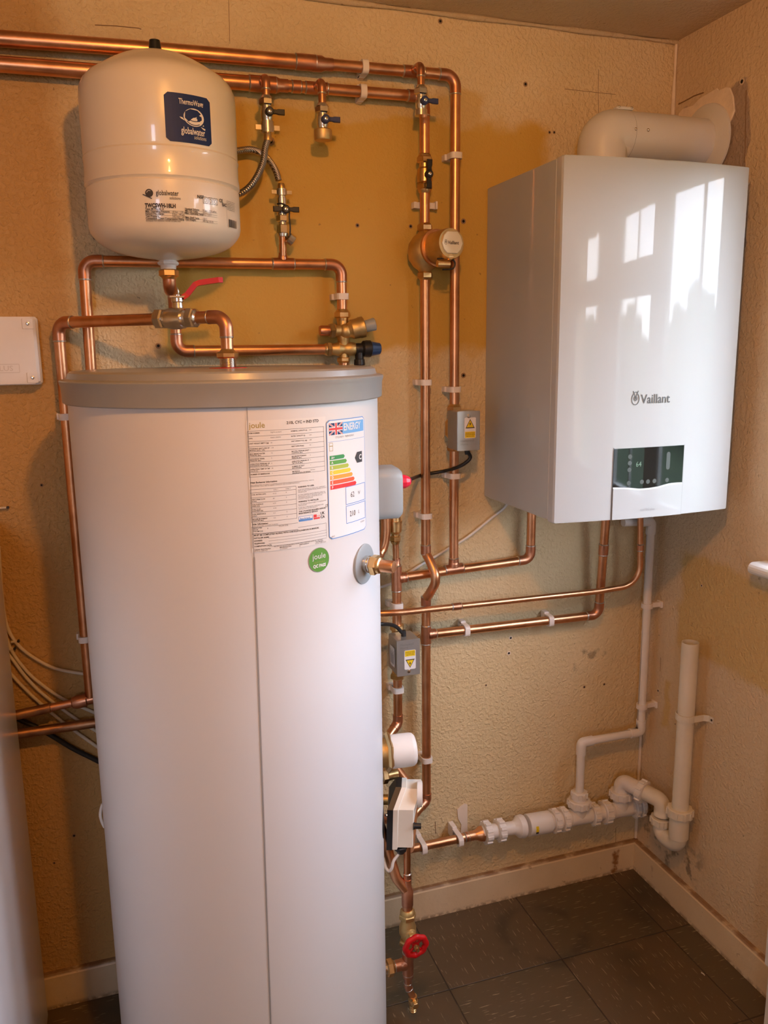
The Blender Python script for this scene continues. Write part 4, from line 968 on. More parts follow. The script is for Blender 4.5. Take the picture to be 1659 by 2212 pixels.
m.lathe(q+Vector((.035,0,0)),(0,0,-1),[(.0,.010),(.022,.0095),(.023,.0115),(.034,.0125),(.036,.011)],n=20); rv=m.build('relief_valve',BLK,pv)
m=MB(); m.sharp(q,Xv,[(.060,.0165),(.082,.0125),(.0835,.011)],n=14,sm=False); m.build('blue_knob',BLUE,rv)
dp=thing('copper_pipe','short copper pipe dropping below the brass pressure reducing valve behind the lid','pipe',(X0,-.038,zL))
MB().tube([Vector((X0,-.038,zL+.002)),Vector((X0,-.038,1.30))]+smooth([Vector((X0,-.038,1.27)),at(824,1075,y=-.05),at(832,1110,y=-.05),at(833,1150,y=-.05),at(829,1178,y=-.052),at(822,1192,y=-.056),at(806,1200,y=-.07),Vector((-.93,-.13,1.085))]),r22,20).build('pipe',COP,dp)
dq=thing('copper_pipe','thin copper discharge pipe under the black relief valve','pipe',(q.x+.035,-.043,zM-.036))
zD=at(890,1833,y=-.055).z; pipe(dq,[Vector((q.x+.035,-.043,zM-.034)),Vector((q.x+.035,-.055,zD)),Vector((-.775,-.055,zD))],r15,R=.02,elbow=False)
# ---- vessel feed and lower horizontal
vfz=thing('copper_pipe','copper pipe from the bottom of the expansion vessel to the pressure reducing valve','pipe',(VX,VY,1.6))
xw=A(380,720).x; zh=A(560,752).z; zt3=at(362,628,y=-.12).z
pipe(vfz,[Vector((VX,VY,1.636)),Vector((VX,VY,zt3)),Vector((xw,D-.005,zt3+.002)),Vector((xw,D-.005,zM)),Vector((X0-.028,D-.005,zM))],r22,R=.020)
m=MB(); m.nut((VX,VY,1.634),(0,0,-1),.0,.014,.032); m.lathe((VX,VY,1.634),(0,0,-1),[(.014,.0150),(.018,.0125),(.020,.0112)],n=24); m.build('compression_nut',BRASS,vfz)
# ---- red lever ball valve and its pipes
zB=at(495,684,y=CY).z
pe=Vector((TP.x,CY,zB)); pcl=A(125,697); pcl=Vector((A(127,720).x,D,pcl.z))
zav=(zB+pcl.z)/2; pe.z=zav+.0; pcl.z=zav+.0
pe.z=zB; pcl.z=A(125,697).z
hw_=thing('copper_pipe','copper pipe from the cylinder lid through the red lever valve to the far left','pipe',pe)
low=Vector((pcl.x,D,A(191,1505).z))
pipe(hw_,[TP+Vector((0,0,.026)),pe,pcl,low],r22,R=.022)
m=MB(); m.nut(TP,Zv,.0170,.0290,.034); m.lathe(TP,Zv,[(.029,.0150),(.032,.0125),(.034,.0113)],n=24); m.build('compression_nut',BRASS,hw_)
bd=(pe-pcl).normalized(); bc=online(381,pcl,pe)
bv=thing('ball_valve','nickel ball valve with a long red lever, below the expansion vessel','valve',bc)
m=MB(); m.lathe(bc,bd,[(-.028,.0135),(-.022,.0165),(-.018,.0155),(-.017,.0185),(-.006,.0200),(.006,.0200),(.017,.0185),(.018,.0155),(.022,.0165),(.028,.0140)],n=36)
m.nut(bc,bd,-.044,-.026,.0335); m.nut(bc,bd,.026,.042,.0335); m.lathe(bc,bd,[(.042,.0158),(.045,.0150),(.047,.0113)],n=28); m.lathe(bc,-bd,[(.044,.0158),(.048,.0113)],n=28)
m.build('valve_body',CHROME,bv)
m=MB(); st=bc+Vector((.004,0,.018)); m.lathe(st,Zv,[(0,.0105),(.010,.0095),(.012,.0115),(.018,.0115),(.020,.0075),(.024,.0075)],n=24)
m.build('valve_stem',CHROME,bv)
sx=st+Vector((.0,0,.0205))
Lp=[sx+Vector((-.014,0,0)),sx+Vector((.014,-.0,0)),sx+Vector((.033,-.004,.022)),sx+Vector((.083,-.010,.030))]
def strip(P,w,th,side,mats,name,par):
    m=MB(); vs=[];side=Vector(side).normalized(); n_=len(P)
    for i,p in enumerate(P):
        d_=(P[min(i+1,n_-1)]-P[max(i-1,0)]).normalized(); up=d_.cross(side).normalized(); ww=w[i] if hasattr(w,'__len__') else w
        for a,b in ((-1,-1),(1,-1),(1,1),(-1,1)): vs.append(p+side*ww*.5*a+up*th*.5*b)
    fs=[]
    for i in range(n_-1):
        for k in range(4): j=(k+1)%4; fs.append((4*i+k,4*i+j,4*i+4+j,4*i+4+k))
    fs+=[(3,2,1,0),(4*n_-4,4*n_-3,4*n_-2,4*n_-1)]; m.add(vs,fs); return m.build(name,mats,par)
hd=strip([Lp[0],Lp[1]],.020,.003,(0,1,0),CHROME,'lever_plate',bv)
strip([Lp[1]+Vector((-.004,0,-.001)),Lp[1]+Vector((.004,0,.004)),Lp[2],Lp[2]+Vector((.008,-.001,.003)),Lp[3]-Vector((.008,0,0)),Lp[3]],[.020,.020,.018,.0165,.0150,.008],.0095,(.1,1,0),RED,'red_lever',bv)
# ================================================================= FILTER DROP (x ~ -.66)
vb_=onlinev(412,bcr,Vector((XF,D,1.0))); ft=onlinev(486,bcr,Vector((XF,D,1.0))); fb=onlinev(602,bcr,Vector((XF,D,1.0)))
bvv=thing('lever_valve','brass full-bore valve with a black cross lever set upright, above the magnetic filter','valve',vtop)
m=MB(); m.nut(vtop,(0,0,-1),.0,.014,.031); m.lathe(vtop,(0,0,-1),[(-.006,.0113),(-.004,.0135),(0,.0145)],n=24); Lv=vtop.z-vb_.z
m.lathe(vtop,(0,0,-1),[(.014,.0120),(.022,.0120),(.026,.0165),(.040,.0175),(.052,.0165),(.056,.0120),(Lv-.014,.0120)],n=28); m.nut(vtop,(0,0,-1),Lv-.016,Lv-.003,.031); m.lathe(vtop,(0,0,-1),[(Lv-.003,.0150),(Lv+.003,.0135),(Lv+.005,.0113)],n=24)
m.build('valve_body',BRASS,bvv); lever(bvv,vtop+Vector((.001,-.018,-.040)),(0.03,0,1),BLK,L1=.030,L0=.030,wd=.012)
fp=thing('copper_pipe','short bright copper pipe between the black lever valve and the magnetic filter','pipe',ft)
pipe(fp,[Vector((XF,D,vb_.z)),Vector((XF,D,ft.z-.004))],r22,elbow=False)
zf=(ft.z+fb.z)/2+.004
mf=thing('magnetic_filter','round brass magnetic filter with a pale maker plate, left of the boiler','filter',(XF,D,zf))
m=MB(); Lf=ft.z-fb.z
m.lathe((XF,D,fb.z),Zv,[(.012,.0125),(.018,.016),(.024,.025),(Lf*.35,.036),(Lf*.5,.0385),(Lf*.65,.036),(Lf-.024,.025),(Lf-.018,.016),(Lf-.012,.0125)],n=40)
m.build('filter_bowl',BRASSR,mf)
for zz,dz in ((fb.z,1),(ft.z,-1)):
    m=MB(); m.nut((XF,D,zz),(0,0,dz),-.001,.013,.031); m.lathe((XF,D,zz),(0,0,-dz),[(0,.015),(.004,.0113)],n=24); m.build('union_nut',BRASS,mf)
fd=Vector((.16,-1,.05)).normalized(); fo=Vector((XF+.013,D-.012,zf))
m=MB(); m.lathe(fo,fd,[(0,.034),(.012,.0375),(.016,.0400),(.023,.0400),(.024,.0365)],n=56); m.build('clamp_ring',COP,mf)
m=MB(); m.lathe(fo,fd,[(.020,.0345),(.072,.0330),(.080,.0310)],n=56); m.build('filter_barrel',BRASSR,mf)
fe=fo+fd*.080; a_,b2_,_=frame(fd); a_=Vector((1,.12,0)).normalized(); upv=Vector((0,0,1))
hexp=[(-.026*1.0,.0),(-.021,.016),(-.0125,.0245),(.0125,.0245),(.021,.016),(.026,0),(.021,-.013),(.0125,-.0215),(-.0125,-.0215),(-.021,-.013)]
m=MB(); m.prism(hexp,fe-fd*.004,a_,upv,fd,.008,bev=.0015); pl=m.build('maker_plate',simple('champagne_plate',(0.74,0.62,0.40),0.35,.35),mf)
d=Decal(planefn(fe+fd*.004,a_,upv,fd)); emblem(d,-.0165,.0015,.0105,INK); d.text('Vaillant',-.0115,-.0025,.0098,INK,bold=.015,sx=.92); d.build('plate_print',pl)
m=MB(); q=fe+Vector((-.002,-.0,-.0275)); m.lathe(q-fd*.012,fd,[(0,.0065),(.013,.0065),(.014,.0055),(.014,0)],n=20); m.box((-.005,-.0008,-.0008),(.005,.0,.0008),M=Matrix.Translation(q+fd*.0025)); m.build('bleed_screw',BRASS,mf)
m=MB(); q=fe+Vector((-.006,.012,-.041)); m.sharp(q+Vector((-.022,0,0)),Xv,[(0,.0075),(.028,.0075)],n=16,sm=False); m.build('drain_plug',BRASS,mf)
m=MB(); m.tube(smooth([q+Vector((-.022,0,.010)),q+Vector((0,-.004,.011)),q+Vector((.014,-.004,.007)),q+Vector((.018,-.003,-.001)),q+Vector((.012,-.002,-.010)),q+Vector((-.010,0,-.012))]),.0018,10); m.build('cap_strap',BLK,mf)
# long run below the filter
XF2=A(920,1500).x
lr=thing('copper_pipe','long upright copper pipe below the magnetic filter, stepping over the branch pipe behind it','pipe',(XF,D,1.2))
zc1=A(914,1190).z; zc0=A(917,1297).z; zbt=A(925,1728).z; zbr=A(921,1371).z
cr1=Vector((XF+.012,D-.036,(zc1+zc0)/2+.002))
mz=(zc1+zc0)/2
low_,_=fillet([Vector((XF,D,zc0-.01)),Vector((XF,D,zbt)),A(893,1762,y=-.06),A(870,1775,y=-.12),Vector((-.90,-.20,.46))],[.022,.02,.02])
pth=[Vector((XF,D,fb.z+.003))]+smooth([Vector((XF,D,zc1+.004)),Vector((XF,D,zc1-.006)),Vector((XF+.004,D-.012,zc1-.020)),Vector((XF+.010,D-.030,mz+.016)),Vector((XF+.011,D-.034,mz)),Vector((XF+.010,D-.030,mz-.016)),Vector((XF+.003,D-.012,zc0+.018)),Vector((XF,D,zc0+.004)),Vector((XF,D,zc0-.006))],5)+low_[1:]
MB().tube(pth,r22,24).build('pipe',COP,lr)
socket(lr,(XF,D,zc1+.003),Zv,r22,.010); socket(lr,(XF,D,zc0-.002),Zv,r22,.010)
seg,_=fillet([Vector((XF,D,zbt+.02)),Vector((XF,D,zbt)),A(893,1762,y=-.06)],.02); MB().tube(seg[:-1]+[seg[-2]+(seg[-1]-seg[-2]).normalized()*.012],r22+.0013,24).build('elbow_joint',COPF,lr)
brz=Vector((XF,D,zbr)); tee(lr,brz,Zv,Xv,r22,bl=.024)
# branch right to boiler
q1=A(1293,1328); q1=Vector((q1.x,D,q1.z)); brE=Vector((q1.x,D,zbr+(A(1290,1330).z-zbr)))
yT=-.047
for k in range(60):
    yy=-.03-k*.004
    if abs(at(1310,1122,y=yy).x-q1.x)<.004: yT=yy; break
b3=thing('copper_pipe','copper pipe bending up into the boiler underside, lowest of the three','pipe',q1)
topq=Vector((at(1311,1118,y=-.07).x,-.07,BZ0+.006))
pipe(b3,[brz+Vector((.012,0,0)),q1,topq],r22,R=.022)
dd3=(topq-q1).normalized(); socket(b3,onlinev(1187,q1,topq),dd3,r22,.013)
# x=-.587 drop with motorised valve
zv1=A(983,880).z; zv2=A(983,970).z; zt4=A(983,1229).z
c4=A(1146,1208); t5=A(856,1249)
mdp=thing('copper_pipe','upright copper pipe below the upper grey valve box, meeting the branch to the boiler','pipe',(VXR,D,1.1))
pipe(mdp,[Vector((VXR,D,zv2+.006)),Vector((VXR,D,zt4))],r22,elbow=False)
t4=Vector((VXR,D,zt4)); tee(mdp,t4,(c4-t5),Zv,r22,bl=.026)
b4=thing('copper_pipe','short copper pipe turning up into the boiler underside, highest of the three','pipe',c4)
c4=Vector((c4.x,D,c4.z)); pipe(b4,[t5,c4,Vector((c4.x,D,BZ0+.004))],r22,R=.022)
# thin gas pipe in front
b5=thing('copper_pipe','thin copper pipe crossing in front of the others and curving up into the boiler','pipe',at(1000,1310,y=-.075))
P=[Vector((-.868,-.050,.02)),Vector((-.868,-.050,at(800,1326,y=-.06).z)),at(846,1324,y=-.075),at(872,1322.5,y=-.075),at(1290,1277.5,y=-.075),at(1383,1262,y=-.080),at(1381,1112,y=-.082)]
P[-1].z=BZ0+.005
pipe(b5,P,r15,R=[.03,.20,.20,.3,.055],elbow=False)
socket(b5,online(986,P[3],P[4]),P[4]-P[3],r15,.010); socket(b5,onlinev(1183,P[5],P[6]),P[6]-P[5],r15,.007)
# left upright (x~-.7365) with air vent, valve box
XV=A(857,1290).x; zt5=t5.z
vr=thing('copper_pipe','upright copper pipe between the brass air vent and the lower grey valve box','pipe',(XV,D,.9))
zvt=A(854,1168).z; z3a=A(858,1352).z; z3b=A(860,1462).z; zel=A(859,1562).z
t5=Vector((XV,D,zt5)); tee(vr,t5,Zv,Xv,r22,half=.030,bl=.024)
pipe(vr,[Vector((XV,D,zt5-.01)),Vector((XV,D,z3a-.004))],r22,elbow=False); pipe(vr,[Vector((XV,D,zt5+.03)),Vector((XV-.002,D,zvt))],r15,elbow=False)
m=MB(); m.lathe((XV,D,zt5+.028),Zv,[(0,r22+.001),(.006,r15+.0015),(.020,r15+.0015)],n=24); m.build('reducer_joint',COPF,vr)
pk=at(877,1690,y=-.10); pk2=at(846,1585,y=-.075)
pipe(vr,[Vector((XV,D,z3b+.012)),Vector((XV,D,zel)),at(838,1592,y=-.06),at(836,1632,y=-.075),at(880,1692,y=-.10),at(893,1740,y=-.13),at(888,1800,y=-.24),at(883.5,1832,y=-.325)],r22,R=[.02,.02,.03,.03,.03,.03],elbow=False)
seg,_=fillet([Vector((XV,D,zel+.022)),Vector((XV,D,zel)),at(838,1592,y=-.06)],.02); MB().tube(seg[:-1]+[seg[-2]+(seg[-1]-seg[-2]).normalized()*.010],r22+.0013,24).build('elbow_joint',COPF,vr)
# air vent
av=thing('air_vent','small brass automatic air vent on top of the copper pipe right of the cylinder','air vent',(XV-.002,D,zvt))
zz=zvt; m=MB(); o=Vector((XV-.002,D,zvt)); m.lathe(o,Zv,[(-.008,.0085),(-.004,.0105),(-.001,.0115)],n=20); m.nut(o,Zv,-.001,.012,.023); m.lathe(o,Zv,[(.012,.0088),(.018,.0090)],n=20)
m.sharp(o,Zv,[(.017,.0105),(.023,.0150),(.042,.0150),(.042,.0160),(.048,.0165),(.048,.0130),(.060,.0125),(.062,.0105),(.068,.0070)],n=24); m.build('vent_body',BRASS,av)
m=MB(); m.lathe(o+Vector((.003,-.006,.063)),Vector((.3,-1,.1)),[(0,.0045),(.009,.0045),(.0092,0)],n=12); m.build('vent_nozzle',BLK,av)
# ---- motorised valve boxes
def warning(d,W_,H_,flip=False):
    k=-1 if flip else 1
    def q(a,b): return (a,b*k)
    d.rrect(-.014,-.0235,.014,.0235,.0015,PAPER)
    cy=.0085*k
    tri=lambda s,m_,h: d.poly([( -.0115*s,cy-.0095*k*s),(.0115*s,cy-.0095*k*s),(0,cy+.0115*k*s)] if not flip else [(.0115*s,cy-.0095*k*s),(-.0115*s,cy-.0095*k*s),(0,cy+.0115*k*s)],m_,h)
    tri(1,INK,.0002); tri(.76,YEL,.0003)
    d.poly([(.001,cy+.0055*k),(-.0028,cy-.0005*k),(-.0004,cy-.0005*k),(-.0018,cy-.0050*k),(.0028,cy+.0012*k),(.0004,cy+.0012*k)],INK,.0004)
    y0,y1=sorted((-.0225*k,-.0085*k)); d.rect(-.0125,y0,.0125,y1,YEL,h=.0002)
    for i in range(3): d.text('DANGEROUS VOLTAGE' if i==0 else 'ISOLATE SUPPLY BEFORE' if i==1 else 'REMOVING COVER',0,y0+.0100-i*.0036,.0022,INK,align='CENTER',h=.0004,bold=.02)
def valvebox(label,o,wx,wy,hz,body,cable_z,flip):
    """o = front-left-bottom corner"""
    t=thing('motorised_valve',label,'motorised valve',body)
    m=MB(); m.box((0,0.0015,0),(wx,wy,hz),M=Matrix.Translation(o),bev=.0015); m.build('actuator_base',STEEL,t)
    m=MB(); m.box((-.0008,-.0008,-.0012),(wx+.0008,.0022,hz+.0012),M=Matrix.Translation(o),bev=.001); cv=m.build('actuator_cover',STEEL,t)
    d=Decal(planefn(o+Vector((wx*.56,-.0008,hz*(.58 if not flip else .44))),Xv,Zv,(0,-1,0))); warning(d,.028,.045,flip); d.build('warning_label',cv)
    m=MB(); m.lathe(o+Vector((wx*.5,-.0008,hz*(.885 if not flip else .11))),(0,-1,0),[(0,.0046),(.0012,.0044),(.0018,.003),(.0018,0)],n=20); m.build('cover_screw',CHROME,cv)
    d=Decal(planefn(o+Vector((wx*.12,-.0008,hz*.22 if not flip else hz*.86)),Xv,Zv,(0,-1,0))); d.text('Honeywell\nHome',0,0,.0078,simple('embossed_metal',(0.36,0.37,0.36),0.5,.6),h=.0004)
    d.build('maker_print',cv); return t,cv
o1=at(988,973.5,y=-.108); w1=at(1036,930,y=-.108).x-o1.x; h1=at(988,890,y=-.108).z-o1.z
bdy=Vector((VXR,D,(zv1+zv2)/2))
t,_=valvebox('upper grey motorised valve box with a yellow warning triangle, beside the boiler',o1,w1,.058,h1,bdy,0,False)
m=MB(); top=Vector((VXR,D,zv1)); Lm=zv1-zv2; m.nut(top,(0,0,-1),-.004,.010,.031); m.lathe(top,Zv,[(.004,.0145),(.008,.0113)],n=24); m.nut(top,(0,0,-1),Lm-.010,Lm+.004,.031)
m.lathe(top,(0,0,-1),[(.010,.0130),(.024,.014),(.034,.0215),(Lm-.034,.0215),(Lm-.024,.014),(Lm-.010,.0130)],n=28); m.lathe(bdy,(0,-1,0),[(0,.018),(.020,.018)],n=24); m.build('valve_body',BRASS,t)
ce=o1+Vector((w1*.62,.022,-.001))
m=MB(); m.lathe(ce,(0,0,-1),[(-.004,.0062),(.006,.0062),(.012,.005)],n=12); m.build('cable_boot',BLK,t)
kb=thing('power_cable','black cable from the upper grey valve box to the red gland on the cylinder','cable',ce)
MB().tube(smooth([ce+Vector((0,0,-.004)),at(1016,988,y=-.085),at(1004,1001,y=-.080),at(984,1011,y=-.062),at(962,1017,y=-.030),at(940,1021,y=-.017),at(917,1025,y=-.015),at(903,1029,y=-.020),at(893,1033,y=-.10),at(885,1036,y=-.22),GLAND]),.0042,14).build('cable_sheath',BLK,kb)
o2=at(858.5,1461,y=-.115); w2=at(906.7,1420,y=-.115).x-o2.x; h2=at(858.5,1386,y=-.115).z-o2.z
bdy=Vector((XV,D,(z3a+z3b)/2))
t,cv=valvebox('lower grey motorised valve box with an upside-down warning triangle, beside the white cylinder',o2,w2,.062,h2,bdy,0,True)
d=Decal(planefn(o2+Vector((-.0012,.030,h2*.46)),(0,-1,0),Zv,(-1,0,0))); d.rrect(-.016,-.024,.016,.024,.001,PAPER)
for i in range(7): d.rect(-.012+i*.0035,-.018,-.0105+i*.0035,.016-(i%3)*.005,INKG,h=.0002)
d.build('side_label',cv)
m=MB(); top=Vector((XV,D,z3a)); Lm=z3a-z3b; m.nut(top,(0,0,-1),-.004,.010,.031); m.nut(top,(0,0,-1),Lm-.010,Lm+.004,.031)
m.lathe(top,(0,0,-1),[(.010,.0130),(.024,.014),(.034,.0215),(Lm-.034,.0215),(Lm-.024,.014),(Lm-.010,.0130)],n=28); m.lathe(bdy,(0,-1,0),[(0,.018),(.022,.018)],n=24); m.build('valve_body',BRASS,t)
ce=at(872,1380,y=-.085); ce.z=o2.z+h2
m=MB(); m.lathe(ce,Zv,[(-.004,.0062),(.008,.0060),(.014,.005)],n=12); m.build('cable_boot',BLK,t)
kb=thing('power_cable','black cable bending from behind the cylinder into the lower grey valve box','cable',ce)
MB().tube(smooth([ce+Vector((0,0,.004)),at(866,1364,y=-.085),at(856,1354,y=-.09),at(842,1349,y=-.10),at(824,1348,y=-.12),at(808,1350,y=-.12)]),.0045,14).build('cable_sheath',BLK,kb)
# white cable behind the pipes to the boiler
wcab=thing('white_cable','thin white cable slanting across the back wall up to the boiler, behind the copper pipes','cable',at(960,1190,y=-.006))
MB().tube(smooth([at(800,1275,y=-.006),at(850,1258,y=-.006),at(900,1226,y=-.006),at(965,1187,y=-.006),at(1010,1160,y=-.006),at(1060,1120,y=-.006),at(1092,1094,y=-.006),at(1110,1060,y=-.006)]),.0034,12).build('cable_sheath',WPL,wcab)
# ================================================================= FLOOR LEVEL: gate valve, drain, connections
YD=-.33
gx=at(881,2060,y=YD).x
def G(px,py): return at(px,py,y=YD)
zG=lambda py: G(882,py).z
dg=thing('copper_pipe','copper pipe with a branch into the cylinder foot, below the red wheel valve','pipe',(gx,YD,zG(2080)))
zbot=zG(2045); zT=zG(2080)
pipe(dg,[Vector((gx,YD,zbot)),Vector((gx,YD,zG(2110)))],r22,elbow=False,name='upright')
tee(dg,(gx,YD,zT),Zv,(-1,.0,0),r22,half=.026,bl=.030)
pipe(dg,[Vector((gx,YD,zT)),Vector((CX+.268,YD,zT))],r22,elbow=False,name='branch')
xn=at(845,2082,y=YD).x; m=MB(); m.nut((xn,YD,zT),(-1,0,0),-.004,.011,.032); m.lathe((xn,YD,zT),(1,0,0),[(.004,.0145),(.008,.0113)],n=24); m.lathe((xn,YD,zT),(-1,0,0),[(.011,.0125),(.045,.0125)],n=24,mi=1); m.build('compression_nut',[BRASS,CHROME],dg)
e1=Vector((gx,YD,zG(2112))); e2=Vector((gx-.0005,YD,zG(2130))); e3=G(891,2153); e3=e3+Vector((.0,-.004,0))
m=MB(); m.lathe(e1+Vector((0,0,.016)),(0,0,-1),[(0,r22+.0012),(.012,r22+.0012),(.018,r15+.0014),(.03,r15+.0013)],n=24); m.build('reducer_joint',COPF,dg)
pipe(dg,[e1,e2,e3],r15,R=.012,sock=.006,name='bent_tail')
dk=thing('drain_cock','brass drain cock with a ribbed nozzle, hanging just above the floor','drain cock',e3)
dd_=(G(892,2190)-e3).normalized(); m=MB(); m.lathe(e3,dd_,[(-.006,.0088),(.004,.0088),(.005,.0105),(.014,.0105)],n=20); m.nut(e3+Vector((0,-.006,0))+dd_*.008,(0,-1,0),.0,.012,.014)
pr=[(.012,.0065)]
for i in range(4): pr+=[(.016+i*.006,.0078),(.0205+i*.006,.0058)]
m.lathe(e3,dd_,pr+[(.040,.005)],n=20); m.build('cock_body',BRASS,dk)
# gate valve
zg1=zG(1972); zg2=zG(2040)
gv=thing('gate_valve','brass gate valve with a red octagonal hand wheel, low beside the cylinder foot','valve',(gx,YD,zg1))
m=MB(); o=Vector((gx,YD,zg1)); Lg=zg1-zg2; m.lathe(o,(0,0,-1),[(-.010,.0122),(-.006,.0155),(.0,.0165)],n=24); m.nut(o,(0,0,-1),0,.013,.033); m.lathe(o,(0,0,-1),[(.013,.0125),(.020,.0140),(Lg*.42,.0185),(Lg*.62,.0185),(Lg-.018,.0140),(Lg-.012,.0125)],n=28); m.nut(o,(0,0,-1),Lg-.013,Lg,.033)
gd=Vector((.02,-1,-.10)).normalized(); go=Vector((gx,YD,zg1-Lg*.52)); m.lathe(go,gd,[(0,.016),(.018,.0135),(.020,.0105),(.030,.0095)],n=24); m.nut(go,gd,.022,.032,.024); m.build('valve_body',BRASSR,gv)
wo=go+gd*.048; a_,b_2,_=frame(gd); m=MB(); n8=48; vs=[];fs=[]
for i in range(n8):
    th=2*PI*i/n8; R_=.0225*(1+.045*math.cos(8*th)); c_=wo+(a_*math.cos(th)+b_2*math.sin(th))*R_
    rd=(a_*math.cos(th)+b_2*math.sin(th))
    for k in range(10):
        ph=2*PI*k/10; vs.append(c_+rd*(.0068*math.cos(ph))+gd*(.0058*math.sin(ph)))
for i in range(n8):
    for k in range(10): fs.append((i*10+k,((i+1)%n8)*10+k,((i+1)%n8)*10+(k+1)%10,i*10+(k+1)%10))
m.add(vs,fs,0,True)
for k in range(4):
    th=PI/4+PI/2*k; rd=(a_*math.cos(th)+b_2*math.sin(th)); m.cyl(wo-gd*.003,wo-gd*.001+rd*.019,.0028,8)
m.lathe(wo-gd*.006,gd,[(0,.008),(.006,.008)],n=16); m.build('hand_wheel',RED,gv)
m=MB(); m.lathe(go,gd,[(.030,.0045),(.050,.0045),(.051,.0060),(.055,.0060),(.056,.0035),(.062,.0035),(.063,0)],n=16); m.build('spindle',BRASS,gv)
# Y riser above the gate valve
yr=thing('copper_pipe','two copper pipes joining in a slanted fork above the red wheel valve','pipe',(gx,YD,zg1+.03))
zj=zG(1925); pipe(yr,[Vector((gx,YD,zg1-.002)),Vector((gx,YD,zj)),at(856,1897,y=-.325),at(829,1806,y=-.30),at(812,1760,y=-.28)],r22,R=[.03,.03,.02],elbow=False,name='slanted_pipe')
pipe(yr,[Vector((gx,YD,zj-.004)),Vector((gx+.001,YD+.002,zG(1845)+.03))],r15,elbow=False,name='thin_riser')
m=MB(); m.lathe((gx,YD,zG(1955)),Zv,[(0,r22+.0004),(.001,r22+.0016),(zj-zG(1955)+.004,r22+.0016),(zj-zG(1955)+.010,r15+.0018),(zj-zG(1955)+.030,r15+.0016),(zj-zG(1955)+.030,r15)],n=24); m.build('fork_joint',COPF,yr)
socket(yr,(gx+.001,YD+.001,zG(1893)),Zv,r15,.006)
# discharge pipe to waste along the wall
wp=A(1040,1801,y=-.055); ws=A(868,1838,y=-.055); zW=(wp.z)
cpw=thing('copper_pipe','copper pipe low on the back wall running into the white waste fittings','pipe',wp)
wp=Vector((wp.x,-.055,wp.z)); ws=Vector((ws.x,-.055,A(890,1833,y=-.055).z))
pipe(cpw,[ws,wp],r22,elbow=False); wd_=(wp-ws).normalized()
m=MB(); m.lathe(wp-wd_*.030,wd_,[(-.012,r22+.0003),(-.011,r22+.0013),(.008,r22+.0013),(.016,.0135),(.024,.0185),(.030,.0200),(.038,.0200)],n=32); m.build('flared_reducer',COP,cpw); socket(cpw,wp-wd_*.042,wd_,r22,.004)
# ================================================================= WHITE WASTE ASSEMBLY
Yw=-.056
def Wp(px,py=None):
    return None
wa=at(1045,1799,y=Yw); wb=at(1378,1741.5,y=Yw); wdir=(wb-wa).normalized()
def wpt(px): return online(px,wa-wdir*.05,wb+wdir*.10)
wt=thing('waste_manifold','white plastic waste pipe with ribbed nuts and two upright tees above the back skirting','waste pipe',wa)
def sleeve(m,pa,pb,r,e=.0012,mi=0): 
    l=(pb-pa).length; m.lathe(pa,pb-pa,[(0,r-e),(e,r),(l-e,r),(l,r-e)],n=36,mi=mi)
def ribnut(par,o,dv,l,r,mat=WPL,name='ribbed_nut',nr=10):
    r+=.0022
    dv=Vector(dv).normalized(); m=MB(); m.lathe(o,dv,[(0,r-.003),(.0015,r-.0012),(l-.0015,r-.0012),(l,r-.004)],n=40)
    a,b,c=frame(dv)
    for i in range(nr):
        th=2*PI*i/nr; rd=a*math.cos(th)+b*math.sin(th); tg=dv.cross(rd)
        m.prism([(-.0042,0),(.0042,0),(.0034,.0040),(-.0034,.0040)],o+rd*(r-.0022)+dv*.0018,tg,rd,dv,l-.0045)
    return m.build(name,mat,par)
m=MB(); sleeve(m,wpt(1040),wpt(1075),.0185); sleeve(m,wpt(1062),wpt(1122),.0172); m.lathe(wpt(1108),wdir,[(0,.0172),(.006,.0200),(.014,.0285),(.022,.0298),(.026,.0305),(.030,.0288)],n=40); sleeve(m,wpt(1138),wpt(1186),.0288); m.lathe(wpt(1184),wdir,[(0,.0288),(.003,.026),(.007,.0215)],n=40); sleeve(m,wpt(1180),wpt(1240),.0215); sleeve(m,wpt(1225),wpt(1392),.0190)
m.build('waste_tube',WPL,wt)
for px,l,r in ((1044,.020,.0265),(1073,.020,.0262),(1192,.018,.0285),(1211,.018,.0290),(1276,.019,.0275),(1301,.021,.0285),(1366,.012,.0265),(1378,.013,.0265)): ribnut(wt,wpt(px),wdir,l,r)
d=Decal(lambda u,v,h,o=wpt(1147): o+wdir*u+Vector((0,-math.sin(v/.0289)*(.0289+h)*1.0,math.cos(v/.0289)*(.0289+h))))
d.h=.0005
for k in range(4): d.rect(0,.035+k*.004,.008,.035+(k+1)*.004,YEL)
d.rect(0,.051,.008,.057,INK); d.text('!',.002,.040,.006,INK,h=.0004); d.build('yellow_label',wt)
# tee branches
def upb(px,nz,zn,rn):
    pass
tb1=wpt(1250); m=MB(); sleeve(m,tb1-wdir*.030,tb1+wdir*.034,.0222); sleeve(m,tb1,tb1+Vector((0,0,.040)),.0215); t1=m.build('first_tee',WPL,wt)
ribnut(t1,tb1+Vector((0,0,.031)),Zv,.020,.0285,nr=10)
m=MB(); sleeve(m,tb1+Vector((0,0,.048)),tb1+Vector((0,0,.060)),.0195); m.build('inner_sleeve',WPL,t1); ribnut(t1,tb1+Vector((0,0,.057)),Zv,.018,.0192,nr=8)
tb2=wpt(1340); m=MB(); sleeve(m,tb2-wdir*.026,tb2+wdir*.030,.0215); sleeve(m,tb2,tb2+Vector((0,0,.040)),.0212); t2=m.build('second_tee',WPL,wt)
ribnut(t2,tb2+Vector((0,0,.036)),Zv,.021,.0285)
